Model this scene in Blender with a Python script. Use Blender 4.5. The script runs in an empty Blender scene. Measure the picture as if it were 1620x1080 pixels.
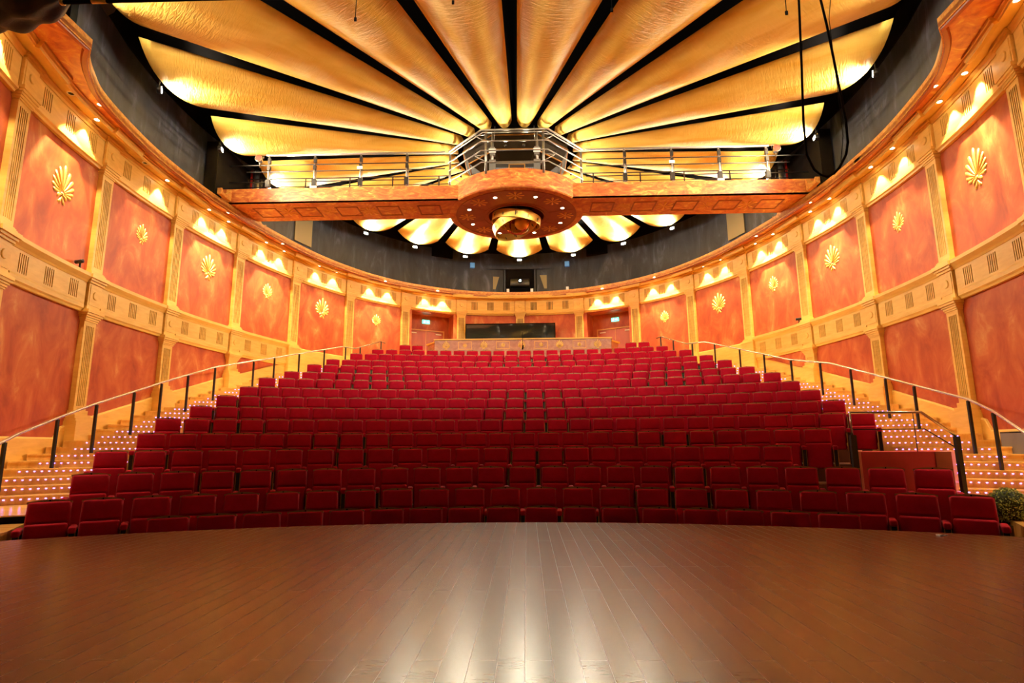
import bpy, bmesh, math, random
from mathutils import Vector, Matrix, Euler, noise
random.seed(7)
PI = math.pi
R = math.radians
C = bpy.context.scene.collection
ZO = 1.72                      # all heights below are measured from the camera's eye; the pit floor sits 1.72 m under it

# ------------------------------------------------------------------ camera, world, exposure
scn = bpy.context.scene
cd = bpy.data.cameras.new('camera'); cam = bpy.data.objects.new('camera', cd); C.objects.link(cam)
cd.sensor_width = 36; cd.lens = 911 / 1620 * 36; cd.clip_start = .05; cd.clip_end = 200
def cam_matrix(pitch, yaw, roll, loc):
    F = Vector((-math.sin(yaw)*math.cos(pitch), math.cos(yaw)*math.cos(pitch), math.sin(pitch)))
    Rt = Vector((math.cos(yaw), math.sin(yaw), 0)); U = Rt.cross(F)
    R2 = Rt*math.cos(roll) + U*math.sin(roll); U2 = U*math.cos(roll) - Rt*math.sin(roll)
    M = Matrix((R2, U2, -F)).transposed().to_4x4(); M.translation = loc
    return M
cam.matrix_world = cam_matrix(R(10.3), R(1.4), R(-.43), Vector((.25, 0, ZO)))
scn.camera = cam
w = bpy.data.worlds.new('world'); scn.world = w; w.use_nodes = True
w.node_tree.nodes['Background'].inputs[0].default_value = (.9, .72, .55, 1)
w.node_tree.nodes['Background'].inputs[1].default_value = .015
scn.view_settings.view_transform = 'Standard'; scn.view_settings.look = 'None'
scn.view_settings.exposure = 1.05; scn.view_settings.gamma = 1

# light strengths
P_WASH = 210; P_COVE = 420; P_FLOOD = 620; P_DISC = 12; P_HUB_FILL = 30; P_WORK = 60
WARM = (1, .75, .45); FLOODC = (1, .87, .62)

# ------------------------------------------------------------------ materials
def mat(name, col, rough=.5, metal=0, emit=None, es=0, spec=None, sheen=0):
    m = bpy.data.materials.new(name); m.use_nodes = True
    b = m.node_tree.nodes['Principled BSDF']
    b.inputs['Base Color'].default_value = (*col, 1); b.inputs['Roughness'].default_value = rough
    b.inputs['Metallic'].default_value = metal
    if spec is not None: b.inputs['Specular IOR Level'].default_value = spec
    if sheen: b.inputs['Sheen Weight'].default_value = sheen
    if emit: b.inputs['Emission Color'].default_value = (*emit, 1); b.inputs['Emission Strength'].default_value = es
    return m
def N(m, t, **k):
    n = m.node_tree.nodes.new(t)
    for a, v in k.items():
        if a.startswith('i_'): n.inputs[a[2:].replace('_', ' ')].default_value = v
        else: setattr(n, a, v)
    return n
def mottled(name, stops, scale=3, rough=.5, stretch=(1, 1, 1), bump=0, detail=8, dist=.6, spec=None, metal=0, sheen=0):
    """procedural noise colour: stops = [(pos, rgb), ...]"""
    m = mat(name, stops[0][1], rough, metal=metal, spec=spec, sheen=sheen); L = m.node_tree.links
    tc = N(m, 'ShaderNodeTexCoord'); mp = N(m, 'ShaderNodeMapping'); mp.inputs['Scale'].default_value = stretch
    nz = N(m, 'ShaderNodeTexNoise'); nz.inputs['Scale'].default_value = scale; nz.inputs['Detail'].default_value = detail
    nz.inputs['Roughness'].default_value = .62; nz.inputs['Distortion'].default_value = dist
    cr = N(m, 'ShaderNodeValToRGB'); e = cr.color_ramp.elements
    e[0].position, e[0].color = stops[0][0], (*stops[0][1], 1); e[1].position, e[1].color = stops[-1][0], (*stops[-1][1], 1)
    for p_, c_ in stops[1:-1]: q = e.new(p_); q.color = (*c_, 1)
    L.new(tc.outputs['Object'], mp.inputs[0]); L.new(mp.outputs[0], nz.inputs['Vector'])
    L.new(nz.outputs[0], cr.inputs[0]); L.new(cr.outputs[0], m.node_tree.nodes['Principled BSDF'].inputs['Base Color'])
    if bump:
        bp = N(m, 'ShaderNodeBump'); bp.inputs['Strength'].default_value = bump; bp.inputs['Distance'].default_value = .02
        L.new(nz.outputs[0], bp.inputs['Height']); L.new(bp.outputs[0], m.node_tree.nodes['Principled BSDF'].inputs['Normal'])
    return m
M = {}
M['wood'] = mottled('golden_maple', [(.3, (.68, .385, .065)), (.7, (.82, .52, .12))], 2.2, .45, (1, 1, 5), dist=.3)
M['step'] = mottled('step_wood', [(.3, (.60, .32, .08)), (.55, (.76, .45, .13)), (.75, (.84, .53, .17))], 1.5, .2, (1.2, 9, 1), dist=.5)
M['plaster'] = mottled('red_ochre_plaster', [(.30, (.30, .045, .014)), (.46, (.44, .080, .020)), (.58, (.52, .125, .032)), (.66, (.58, .21, .06)), (.76, (.72, .40, .14))], 1.9, .45, (1, 1, .6), detail=14, dist=.55, spec=.3)
M['marble'] = mottled('orange_marbled_paint', [(.32, (.38, .075, .02)), (.47, (.56, .15, .035)), (.58, (.64, .25, .05)), (.68, (.82, .52, .12))], 2.6, .35, (1, 1, 2.6), dist=1.6)
M['rimtrim'] = mottled('gold_leaf_trim', [(.3, (.42, .14, .03)), (.5, (.60, .26, .05)), (.7, (.75, .48, .10))], 14, .35, dist=1)
M['rimdark'] = mat('red_brown_moulding', (.28, .05, .015), .4)
M['gold'] = mat('gold_paint', (.90, .58, .13), .32, metal=.35)
M['goldmetal'] = mat('polished_gold', (.95, .60, .12), .34, metal=.6)
M['copper'] = mat('copper', (.85, .35, .15), .2, metal=1)
M['palegold'] = mat('worn_gold_stencil', (.72, .36, .08), .45)
M['groove'] = mat('groove_shade_and_marks', (.07, .022, .006), .7)  # flute shade put into the colour; also the marks on the gold rings
M['void'] = mat('vent_void', (.02, .008, .004), .9)
M['drum'] = mottled('slate_drape', [(.3, (.014, .015, .020)), (.55, (.030, .033, .046)), (.75, (.10, .11, .17))], 1.1, .75, (1.6, 1.6, .5), bump=.5, dist=1.5)
M['black'] = mat('black_paint', (.005, .004, .004), .9, spec=.03)
M['blackcloth'] = mottled('black_cloth', [(.3, (.003, .003, .003)), (.8, (.009, .007, .006))], 6, .6, bump=.6)
M['brownvoid'] = mat('dark_brown_board', (.045, .024, .014), .7)
M['bronze'] = mat('dark_bronze', (.022, .013, .005), .6, spec=.06)
M['steel'] = mat('grey_steel', (.30, .28, .26), .35, metal=.85)
M['darksteel'] = mat('dark_steel', (.035, .03, .027), .4, metal=.6)
M['brushed'] = mat('brushed_rail', (.62, .58, .52), .25, metal=1)
M['velvet'] = mottled('red_velvet', [(.3, (.33, .002, .018)), (.7, (.43, .003, .028))], 9, .8, sheen=.08, spec=.1)
M['seatwood'] = mat('seat_back_wood', (.30, .14, .04), .4)
M['seatblack'] = mat('seat_side_black', (.008, .005, .005), .5)
M['brass'] = mat('brass_edge', (.55, .30, .08), .4, metal=.6)
M['carpet'] = mottled('terrace_floor', [(.3, (.10, .035, .015)), (.7, (.16, .06, .025))], 3, .5)
M['redcloth'] = mottled('red_cloth_cladding', [(.3, (.40, .02, .02)), (.7, (.50, .03, .03))], 3, .7, (1, 1, .3))
M['pinkedge'] = mat('pink_lacquer_edge', (.75, .26, .18), .35)
M['led'] = mat('violet_led', (.5, .4, 1), .4, emit=(.26, .16, 1.0), es=5)
M['lamp'] = mat('warm_lamp_face', (1, .9, .7), .4, emit=(1, .80, .52), es=26)
M['flood'] = mat('flood_lamp_face', (1, .9, .7), .4, emit=(1, .88, .66), es=95)
M['white'] = mat('white_plastic', (.85, .83, .8), .4)
M['whitelamp'] = mat('cool_lamp_face', (1, 1, 1), .4, emit=(1, .92, .86), es=16)
M['trimring'] = mat('white_bezel', (.8, .66, .45), .4)
M['exit'] = mat('green_exit', (.1, .8, .6), .4, emit=(.08, .85, .62), es=2.2)
M['exitw'] = mat('exit_white', (.9, 1, 1), .4, emit=(.8, 1, .95), es=2.4)
M['glass'] = mat('dark_booth_glass', (.012, .016, .014), .06, spec=.5)
M['bluegleam'] = mat('projector_lens', (.6, .8, 1), .2, emit=(.55, .78, 1), es=60)
M['khaki'] = mat('khaki_panel', (.22, .17, .08), .6)
M['grey'] = mat('grey_panel', (.16, .15, .14), .5)
M['blueplastic'] = mat('blue_grey_plastic', (.22, .33, .55), .4)
M['redgel'] = mat('red_gel', (.35, .012, .008), .3)
M['doorwood'] = mottled('red_door', [(.3, (.36, .06, .02)), (.7, (.46, .10, .03))], 3, .4, (1, 1, .3))
M['balus'] = mottled('mauve_marbled_panel', [(.3, (.30, .10, .06)), (.5, (.42, .17, .10)), (.75, (.56, .30, .16))], 2.5, .35, dist=1.5)
M['leaf'] = mottled('boxwood_leaf', [(.3, (.12, .20, .05)), (.5, (.35, .48, .12)), (.7, (.80, .80, .30))], 30, .5)
M['pot'] = mat('grey_pot', (.16, .13, .07), .4)
# petals: gold fabric with fine cross ripples
def petal_mat():
    m = mat('gold_sail_cloth', (.82, .50, .07), .5, spec=.15); L = m.node_tree.links
    tc = N(m, 'ShaderNodeTexCoord'); nz = N(m, 'ShaderNodeTexNoise'); nz.inputs['Scale'].default_value = 1.1; nz.inputs['Detail'].default_value = 7
    nz.inputs['Distortion'].default_value = .8
    mp = N(m, 'ShaderNodeMapping'); mp.inputs['Scale'].default_value = (2.6, .7, 1)
    wv = N(m, 'ShaderNodeTexNoise'); wv.inputs['Scale'].default_value = 3.2; wv.inputs['Detail'].default_value = 5; wv.inputs['Distortion'].default_value = 1.2
    mp2 = N(m, 'ShaderNodeMapping'); mp2.inputs['Scale'].default_value = (1, 6, 1)
    cr = N(m, 'ShaderNodeValToRGB'); e = cr.color_ramp.elements
    e[0].position, e[0].color = .3, (.78, .47, .07, 1); e[1].position, e[1].color = .72, (.92, .67, .17, 1)
    b = m.node_tree.nodes['Principled BSDF']
    L.new(tc.outputs['Object'], mp.inputs[0]); L.new(mp.outputs[0], nz.inputs['Vector']); L.new(nz.outputs[0], cr.inputs[0]); L.new(cr.outputs[0], b.inputs['Base Color'])
    L.new(tc.outputs['Object'], mp2.inputs[0]); L.new(mp2.outputs[0], wv.inputs['Vector'])
    bp = N(m, 'ShaderNodeBump'); bp.inputs['Strength'].default_value = .55; bp.inputs['Distance'].default_value = .03
    L.new(wv.outputs[0], bp.inputs['Height']); L.new(bp.outputs[0], b.inputs['Normal'])
    return m
M['petal'] = petal_mat()
def stage_mat():
    m = mat('stage_planks', (.2, .1, .05), .3, spec=.24); L = m.node_tree.links; b = m.node_tree.nodes['Principled BSDF']
    tc = N(m, 'ShaderNodeTexCoord'); mp = N(m, 'ShaderNodeMapping'); mp.inputs['Rotation'].default_value = (0, 0, R(90))
    br = N(m, 'ShaderNodeTexBrick'); br.offset = .37; br.inputs['Scale'].default_value = 1
    br.inputs['Color1'].default_value = (.075, .028, .012, 1); br.inputs['Color2'].default_value = (.10, .040, .018, 1)
    br.inputs['Mortar'].default_value = (.22, .125, .075, 1); br.inputs['Mortar Size'].default_value = .0018
    br.inputs['Brick Width'].default_value = 1.9; br.inputs['Row Height'].default_value = .115; br.inputs['Mortar Smooth'].default_value = .3
    nz = N(m, 'ShaderNodeTexNoise'); nz.inputs['Scale'].default_value = 5; nz.inputs['Detail'].default_value = 9
    mp2 = N(m, 'ShaderNodeMapping'); mp2.inputs['Scale'].default_value = (3, 9, 1)
    mx = N(m, 'ShaderNodeMix', data_type='RGBA', blend_type='MULTIPLY'); mx.inputs['Factor'].default_value = .55
    cr = N(m, 'ShaderNodeValToRGB'); cr.color_ramp.elements[0].color = (.72, .68, .64, 1); cr.color_ramp.elements[1].color = (1.3, 1.3, 1.3, 1)
    L.new(tc.outputs['Object'], mp.inputs[0]); L.new(mp.outputs[0], br.inputs['Vector'])
    L.new(tc.outputs['Object'], mp2.inputs[0]); L.new(mp2.outputs[0], nz.inputs['Vector']); L.new(nz.outputs[0], cr.inputs[0])
    L.new(br.outputs['Color'], mx.inputs[6]); L.new(cr.outputs[0], mx.inputs[7]); L.new(mx.outputs[2], b.inputs['Base Color'])
    mr = N(m, 'ShaderNodeMapRange'); mr.inputs['From Min'].default_value = .07; mr.inputs['From Max'].default_value = .11; mr.inputs['To Min'].default_value = .25; mr.inputs['To Max'].default_value = .33
    L.new(br.outputs['Color'], mr.inputs[0]); L.new(mr.outputs[0], b.inputs['Roughness'])
    bp = N(m, 'ShaderNodeBump'); bp.inputs['Strength'].default_value = .02; bp.inputs['Distance'].default_value = .005
    L.new(nz.outputs[0], bp.inputs['Height']); L.new(bp.outputs[0], b.inputs['Normal'])
    return m
M['stage'] = stage_mat()

# ------------------------------------------------------------------ mesh helpers
class MB:
    def __init__(s): s.v = []; s.f = []; s.sm = []
    def add(s, vs, fs, smooth=False):
        o = len(s.v); s.v += [tuple(v) for v in vs]; s.f += [tuple(i+o for i in f) for f in fs]; s.sm += [smooth]*len(fs)
    def box(s, x0, x1, y0, y1, z0, z1, Mx=None):
        vs = [Vector((x, y, z)) for z in (z0, z1) for x, y in ((x0, y0), (x1, y0), (x1, y1), (x0, y1))]
        if Mx is not None: vs = [Mx @ v for v in vs]
        s.add(vs, [(3, 2, 1, 0), (4, 5, 6, 7), (0, 1, 5, 4), (1, 2, 6, 5), (2, 3, 7, 6), (3, 0, 4, 7)])
    def prism(s, poly, z0, z1, Mx=None):
        n = len(poly); vs = [Vector((x, y, z0)) for x, y in poly] + [Vector((x, y, z1)) for x, y in poly]
        if Mx is not None: vs = [Mx @ v for v in vs]
        s.add(vs, [tuple(range(n-1, -1, -1)), tuple(range(n, 2*n))] + [(i, (i+1) % n, n+(i+1) % n, n+i) for i in range(n)])
    def tube(s, pts, r, n=8, closed=False, cap=True):
        pts = [Vector(p) for p in pts]; k = len(pts); rings = []
        up = Vector((0, 0, 1)); prev = None
        for i, p in enumerate(pts):
            a = pts[(i-1) % k] if (closed or i) else p; b = pts[(i+1) % k] if (closed or i < k-1) else p
            t = (b-a).normalized()
            if prev is None:
                u = t.orthogonal().normalized()
            else:
                u = (prev - t*prev.dot(t)); u = u.normalized() if u.length > 1e-6 else t.orthogonal().normalized()
            prev = u; v = t.cross(u); rr = r[i] if isinstance(r, (list, tuple)) else r
            rings.append([p + (u*math.cos(2*PI*j/n) + v*math.sin(2*PI*j/n))*rr for j in range(n)])
        vs = [q for g in rings for q in g]; fs = []
        for i in range(k if closed else k-1):
            a, b = i*n, ((i+1) % k)*n
            fs += [(a+j, a+(j+1) % n, b+(j+1) % n, b+j) for j in range(n)]
        if cap and not closed: fs += [tuple(range(n-1, -1, -1)), tuple(range((k-1)*n, k*n))]
        s.add(vs, fs, True)
    def lathe(s, prof, n=32, Mx=None, a0=0, a1=2*PI, smooth=False, close=False):
        full = abs(a1-a0-2*PI) < 1e-6; m = n if full else n+1
        vs = []
        for i in range(m):
            a = a0 + (a1-a0)*i/n
            for r_, z in prof:
                v = Vector((r_*math.cos(a), r_*math.sin(a), z)); vs.append(Mx @ v if Mx is not None else v)
        k = len(prof); fs = []
        for i in range(n):
            b = ((i+1) % m)*k; a = i*k
            for j in range(k if close else k-1):
                j2 = (j+1) % k
                fs.append((a+j, b+j, b+j2, a+j2))
        s.add(vs, fs, smooth)
    def build(s, name, m, parent=None, **tags):
        me = bpy.data.meshes.new(name); me.from_pydata(s.v, [], s.f); me.materials.append(m)
        me.polygons.foreach_set('use_smooth', s.sm); me.update()
        bm = bmesh.new(); bm.from_mesh(me); bmesh.ops.recalc_face_normals(bm, faces=bm.faces); bm.to_mesh(me); bm.free()
        o = bpy.data.objects.new(name, me); C.objects.link(o)
        if parent: o.parent = parent
        tag(o, **tags)
        return o
def tag(o, label=None, cat=None, group=None, kind=None):
    if label: o['label'] = label
    if cat: o['category'] = cat
    if group: o['group'] = group
    if kind: o['kind'] = kind
    return o
def thing(name, label, cat, loc=(0, 0, 0), rz=0, group=None):
    o = bpy.data.objects.new(name, None); C.objects.link(o); o.location = loc; o.rotation_euler = (0, 0, rz); o.empty_display_size = .1
    return tag(o, label, cat, group)
def rbox(name, m, dims, loc=(0, 0, 0), bev=.01, seg=2, parent=None, rot=(0, 0, 0), taper=None):
    bm = bmesh.new(); bmesh.ops.create_cube(bm, size=1)
    for v in bm.verts:
        v.co.x *= dims[0]; v.co.y *= dims[1]; v.co.z *= dims[2]
        if taper and v.co.z > 0: v.co.x *= taper
    bmesh.ops.bevel(bm, geom=bm.edges[:], offset=bev, segments=seg, affect='EDGES', profile=.5)
    bmesh.ops.transform(bm, matrix=Matrix.Translation(loc) @ Euler(rot).to_matrix().to_4x4(), verts=bm.verts)
    me = bpy.data.meshes.new(name); bm.to_mesh(me); bm.free(); me.materials.append(m)
    for p in me.polygons: p.use_smooth = True
    o = bpy.data.objects.new(name, me); C.objects.link(o)
    if parent: o.parent = parent
    return o
def lamp(name, kind, loc, power, col, parent=None, aim=None, **k):
    l = bpy.data.lights.new(name, kind); l.energy = power; l.color = col
    for a, v in k.items(): setattr(l, a, v)
    o = bpy.data.objects.new(name, l); C.objects.link(o); o.location = loc
    if aim is not None: o.rotation_euler = Vector(aim).to_track_quat('-Z', 'Y').to_euler()
    if parent: o.parent = parent
    return o
ORD = ['first', 'second', 'third', 'fourth', 'fifth', 'sixth', 'seventh', 'eighth', 'ninth', 'tenth', 'eleventh', 'twelfth', 'thirteenth', 'fourteenth', 'fifteenth', 'sixteenth', 'seventeenth', 'eighteenth', 'nineteenth', 'twentieth']
def ordn(i):
    if i < 20: return ORD[i]
    if i == 29: return 'thirtieth'
    return ('twenty-' if i < 29 else 'thirty-') + ORD[i % 10]

# ------------------------------------------------------------------ plan of the hall
PX = [7.30, 8.35, 8.87, 8.97, 8.66, 7.95, 6.74, 4.94, 2.67]
PY = [6.20, 8.84, 11.58, 14.37, 17.11, 19.79, 22.21, 24.21, 25.53]
PTS = [Vector((-6.0, 4.0))] + [Vector((-x, y)) for x, y in zip(PX, PY)] + [Vector((0, 25.87))] + [Vector((x, y)) for x, y in zip(PX[::-1], PY[::-1])] + [Vector((6.0, 4.0))]
# parameter u: 0 = first pilaster left (out of frame) ... 9 = centre ... 18 = right
def cr(u):
    u = max(-.99, min(18.99, u)); i = int(math.floor(u)); t = u - i; j = i + 1
    g = lambda q: PTS[max(0, min(len(PTS)-1, q))]
    a, b, c, d = g(j-1), g(j), g(j+1), g(j+2)
    return .5*((2*b) + (c-a)*t + (2*a-5*b+4*c-d)*t*t + (3*b-a-3*c+d)*t*t*t)
def tan(u): return (cr(u+.01) - cr(u-.01)).normalized()
def nrm(u):
    t = tan(u); n = Vector((t.y, -t.x))          # to the right of travel (left -> back -> right) = inwards
    return n
def pt(u, off=0, z=0):
    p = cr(u) + nrm(u)*off; return Vector((p.x, p.y, z+ZO))
def seglen(i): return sum((cr(i+(k+1)/8)-cr(i+k/8)).length for k in range(8))
LEN = [seglen(i) for i in range(18)]
def sweep(mb, u0, u1, prof, n=8, smooth=False):
    k = len(prof); vs = [pt(u0+(u1-u0)*i/n, o, z) for i in range(n+1) for o, z in prof]; fs = []
    for i in range(n):
        for j in range(k):
            a = i*k+j; b = i*k+(j+1) % k
            fs.append((a, b, b+k, a+k))
    fs += [tuple(range(k-1, -1, -1)), tuple(range(n*k, (n+1)*k))]
    mb.add(vs, fs, smooth)
def frame_at(u, off=0, z=0):
    """matrix: local x along the wall, local y into the room, z up"""
    t = tan(u); n = nrm(u); p = pt(u, off, z)
    # local x = y x z must stay right handed: x = n rotated -90
    x = Vector((n.y, -n.x, 0)); y = Vector((n.x, n.y, 0))
    Mx = Matrix((x, y, Vector((0, 0, 1)))).transposed().to_4x4(); Mx.translation = p
    return Mx
W_OFF = -.10
ARC = -.75
RC = [7.82, 8.68, 9.54, 10.6, 11.7, 12.75, 13.9, 14.91, 15.9, 16.87, 17.8, 18.75, 19.7, 20.6, 21.5]
ZF = [-1.72, -1.54, -1.27, -.97, -.68, -.37, -.05, .27, .59, .94, 1.25, 1.61, 1.93, 2.29, 2.61]
def interp(x, xs, ys):
    if x <= xs[0]: return ys[0]
    for i in range(len(xs)-1):
        if x <= xs[i+1]: return ys[i] + (ys[i+1]-ys[i])*(x-xs[i])/(xs[i+1]-xs[i])
    return ys[-1]
def rcof(x, y): return math.hypot(x, y-ARC) + ARC
def aisle_z(x, y): return max(-.8, interp(rcof(x, y), RC + [22.0], ZF + [2.85]) + .1)

# ------------------------------------------------------------------ structure: walls, floors, ceiling
for nm, u0, u1 in (('wall_left', -.9, 6), ('wall_back', 6, 12), ('wall_right', 12, 18.9)):
    b = MB()
    if nm == 'wall_back':
        # solid bays and, in the two door bays, an opening around the recess
        sweep(b, 6, 7.13, [(W_OFF, -2), (W_OFF, 6.78), (W_OFF-.15, 6.78), (W_OFF-.15, -2)], 10)
        sweep(b, 7.87, 10.13, [(W_OFF, -2), (W_OFF, 6.78), (W_OFF-.15, 6.78), (W_OFF-.15, -2)], 20)
        sweep(b, 10.87, 12, [(W_OFF, -2), (W_OFF, 6.78), (W_OFF-.15, 6.78), (W_OFF-.15, -2)], 10)
        for a in (7.13, 10.13): sweep(b, a, a+.74, [(W_OFF, 5.9), (W_OFF, 6.78), (W_OFF-.15, 6.78), (W_OFF-.15, 5.9)], 8)
    else:
        sweep(b, u0, u1, [(W_OFF, -2), (W_OFF, 6.78), (W_OFF-.15, 6.78), (W_OFF-.15, -2)], 70)
    b.build(nm, M['plaster'], kind='structure')
# recesses of the two exit bays with their double doors
for k, (a, side) in enumerate(((7.13, 'left'), (10.13, 'right'))):
    u0, u1 = a, a+.74; zf = 2.85
    A, B = pt(u0, W_OFF, zf), pt(u1, W_OFF, zf); A2, B2 = pt(u0, W_OFF-.95, zf), pt(u1, W_OFF-.95, zf)
    b = MB()
    H = Vector((0, 0, 3.1))
    for p, q in ((A, A2), (A2, B2), (B2, B)): b.add([p, q, q+H, p+H], [(0, 1, 2, 3)])
    b.add([A+H, A2+H, B2+H, B+H], [(0, 1, 2, 3)])
    b.build('wall_recess_'+side, M['plaster'], kind='structure')
    # door leaves
    d = (B2-A2); L = d.length; d.normalize(); nn = Vector((d.y, -d.x, 0)); cen = (A2+B2)/2
    if nn.dot(Vector((0, -1, 0))) < 0: nn = -nn
    Mx = Matrix((d, nn, Vector((0, 0, 1)))).transposed().to_4x4(); Mx.translation = cen
    dr = thing('door_%d' % (k+1), 'red double door set in the recess %s of the back counter' % side, 'door'); dr['kind'] = 'structure'; del dr['category']
    dw = min(.84, L/2-.1)
    for s in (-1, 1):
        m_ = MB(); m_.box(min(0, s*dw)+.006, max(0, s*dw)-.006, .0, .05, 0, 2.36, Mx); m_.build('door_leaf', M['doorwood'], dr)
        m_ = MB(); m_.box(s*dw*.72-.14, s*dw*.72+.14, .05, .09, 2.22, 2.27, Mx); m_.build('door_closer', M['trimring'], dr)
        m_ = MB(); m_.box(s*.08-.012, s*.08+.012, .05, .11, .95, 1.25, Mx); m_.build('door_handle', M['brushed'], dr)
    m_ = MB()
    m_.box(-dw-.05, -dw, 0, .07, 0, 2.42, Mx); m_.box(dw, dw+.05, 0, .07, 0, 2.42, Mx); m_.box(-dw-.05, dw+.05, 0, .07, 2.37, 2.42, Mx); m_.box(-.008, .008, .05, .06, 0, 2.36, Mx)
    m_.build('door_frame', M['palegold'], dr)
    ex = thing('exit_sign', 'small green exit sign above the double door %s of the counter' % side, 'exit sign', group=None)
    m_ = MB(); m_.box(-.17, .17, .0, .05, 2.72, 2.88, Mx); m_.build('sign_box', M['exit'], ex)
    m_ = MB()
    m_.tube([Mx @ Vector((-.07, .055, 2.845)), Mx @ Vector((-.065, .055, 2.85))], .016, 6)
    for p, q in (((-.07, 2.83), (-.09, 2.79)), ((-.09, 2.79), (-.07, 2.745)), ((-.09, 2.79), (-.115, 2.75)), ((-.075, 2.82), (-.04, 2.80)), ((-.075, 2.82), (-.11, 2.80))):
        m_.tube([Mx @ Vector((p[0], .055, p[1])), Mx @ Vector((q[0], .055, q[1]))], .007, 5)
    m_.prism([(.03, 2.79), (.03, 2.81), (.09, 2.81), (.09, 2.83), (.13, 2.80), (.09, 2.77), (.09, 2.79)], -.06, -.052, Mx @ Matrix.Rotation(PI/2, 4, 'X'))
    m_.build('running_figure', M['exitw'], ex)

# floor under everything (pit) + terraces under the seats
b = MB(); b.box(-11, 11, 2, 30, -2.1+ZO, -1.72+ZO); b.build('floor', M['carpet'], kind='structure')
def arcpoly(r0, r1, xmax, n=24, z0=0, z1=0):
    pass
def sector(mb, r0, r1, a0, a1, z0, z1, n=20):
    vs = []
    for i in range(n+1):
        a = a0+(a1-a0)*i/n
        for r_, z in ((r0, z0), (r1, z0), (r1, z1), (r0, z1)): vs.append((r_*math.sin(a), ARC+r_*math.cos(a), z))
    fs = []
    for i in range(n):
        for j in range(4): fs.append((i*4+j, i*4+(j+1) % 4, i*4+4+(j+1) % 4, i*4+4+j))
    fs += [(0, 1, 2, 3), (n*4+3, n*4+2, n*4+1, n*4)]
    mb.add(vs, fs)
XEND = [4.35, 5.8, 6.05, 6.45, 6.6, 7.0, 7.08, 7.12, 7.12, 7.14, 6.9, 6.65, 6.45, 6.0, 5.55]
def xin(rc): return interp(rc, RC, XEND)
b = MB()
for i in range(1, 15):
    r0 = RC[i]-ARC-.42; xm = xin(RC[i])+.12
    r1 = (RC[i+1]-ARC-.42) if i < 14 else RC[i]-ARC+.7
    a = math.asin(min(.99, xm/(r0+.4)))
    sector(b, r0, r1+.02, -a, a, -1.9+ZO, ZF[i]+ZO, 28)
b.build('floor_terraces', M['carpet'], kind='structure')
# back walkway
b = MB()
poly = [(p.x, p.y) for p in [pt(5.6+i*.1, W_OFF-1.2 if (7.0 < 5.6+i*.1 < 8 or 10 < 5.6+i*.1 < 11) else W_OFF-.02) for i in range(69)]]
ra = 22.2-ARC
inner = [(ra*math.sin(a), ARC+ra*math.cos(a)) for a in [(.33-.66*i/20) for i in range(21)]]
vs = [(x, y, 2.85+ZO) for x, y in poly+inner]; n_ = len(vs); vs2 = [(x, y, 2.4+ZO) for x, y in poly+inner]
b.add(vs+vs2, [tuple(range(n_)), tuple(range(2*n_-1, n_-1, -1))]+[(i, (i+1) % n_, n_+(i+1) % n_, n_+i) for i in range(n_)])
b.build('floor_walkway', M['step'], kind='structure')

# side landings at stage height and the two staircases
def wall_angle(r_, side, off=W_OFF+.01):
    """angle (from +y about the arc centre) where radius r_ meets the wall"""
    lo, hi = None, None
    best = None
    for i in range(400):
        u = (-.9 + 9.9*i/399) if side < 0 else (18.9 - 9.9*i/399)
        p = pt(u, off); d = math.hypot(p.x, p.y-ARC)
        if best is None or abs(d-r_) < best[0]: best = (abs(d-r_), math.atan2(p.x, p.y-ARC))
    return best[1]
steps = []
NST = 30
for j in range(NST):
    z = -.80 + (j+1)*(3.65/30)
    lo_, hi_ = 8, 23
    for _ in range(40):
        mid = (lo_+hi_)/2
        if interp(mid, RC+[22.0], ZF+[2.85])+.1 < z-.06: lo_ = mid
        else: hi_ = mid
    steps.append((lo_, z))
for side, nm in ((-1, 'left'), (1, 'right')):
    st = thing('staircase', 'wooden side staircase with violet step lights on the %s of the seats' % nm, 'staircase')
    for j, (rc_, z) in enumerate(steps):
        r0 = rc_-ARC; r1 = (steps[j+1][0] if j+1 < NST else 22.3)-ARC
        aw = wall_angle((r0+r1)/2, side); xi = xin(rc_)+.14
        if rc_ > 20.9: xi = max(4.4, xi-1.1*(rc_-20.9))
        ai = side*math.asin(xi/r0)
        if abs(aw) <= abs(ai)+.01: continue
        b = MB(); sector(b, r0, r1+.03, ai, aw, z-.55+ZO, z+ZO, 8)
        sector(b, r0-.018, r0, ai, aw, z-.028+ZO, z+ZO, 8)        # nosing
        o = b.build('step', M['step'], st)
        # LED dots under the nosing
        wdt = abs(aw-ai)*r0; nled = int(max(0, (wdt-.32))/.097)
        b = MB()
        for q in range(nled):
            a = ai + side*(.06+.097*q)/r0
            c_ = Vector(((r0-.006)*math.sin(a), ARC+(r0-.006)*math.cos(a), z-.043+ZO))
            b.box(-.011, .011, -.006, .004, -.006, .006, Matrix.Translation(c_) @ Matrix.Rotation(-a, 4, 'Z'))
        if nled: b.build('led_strip', M['led'], o)
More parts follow.
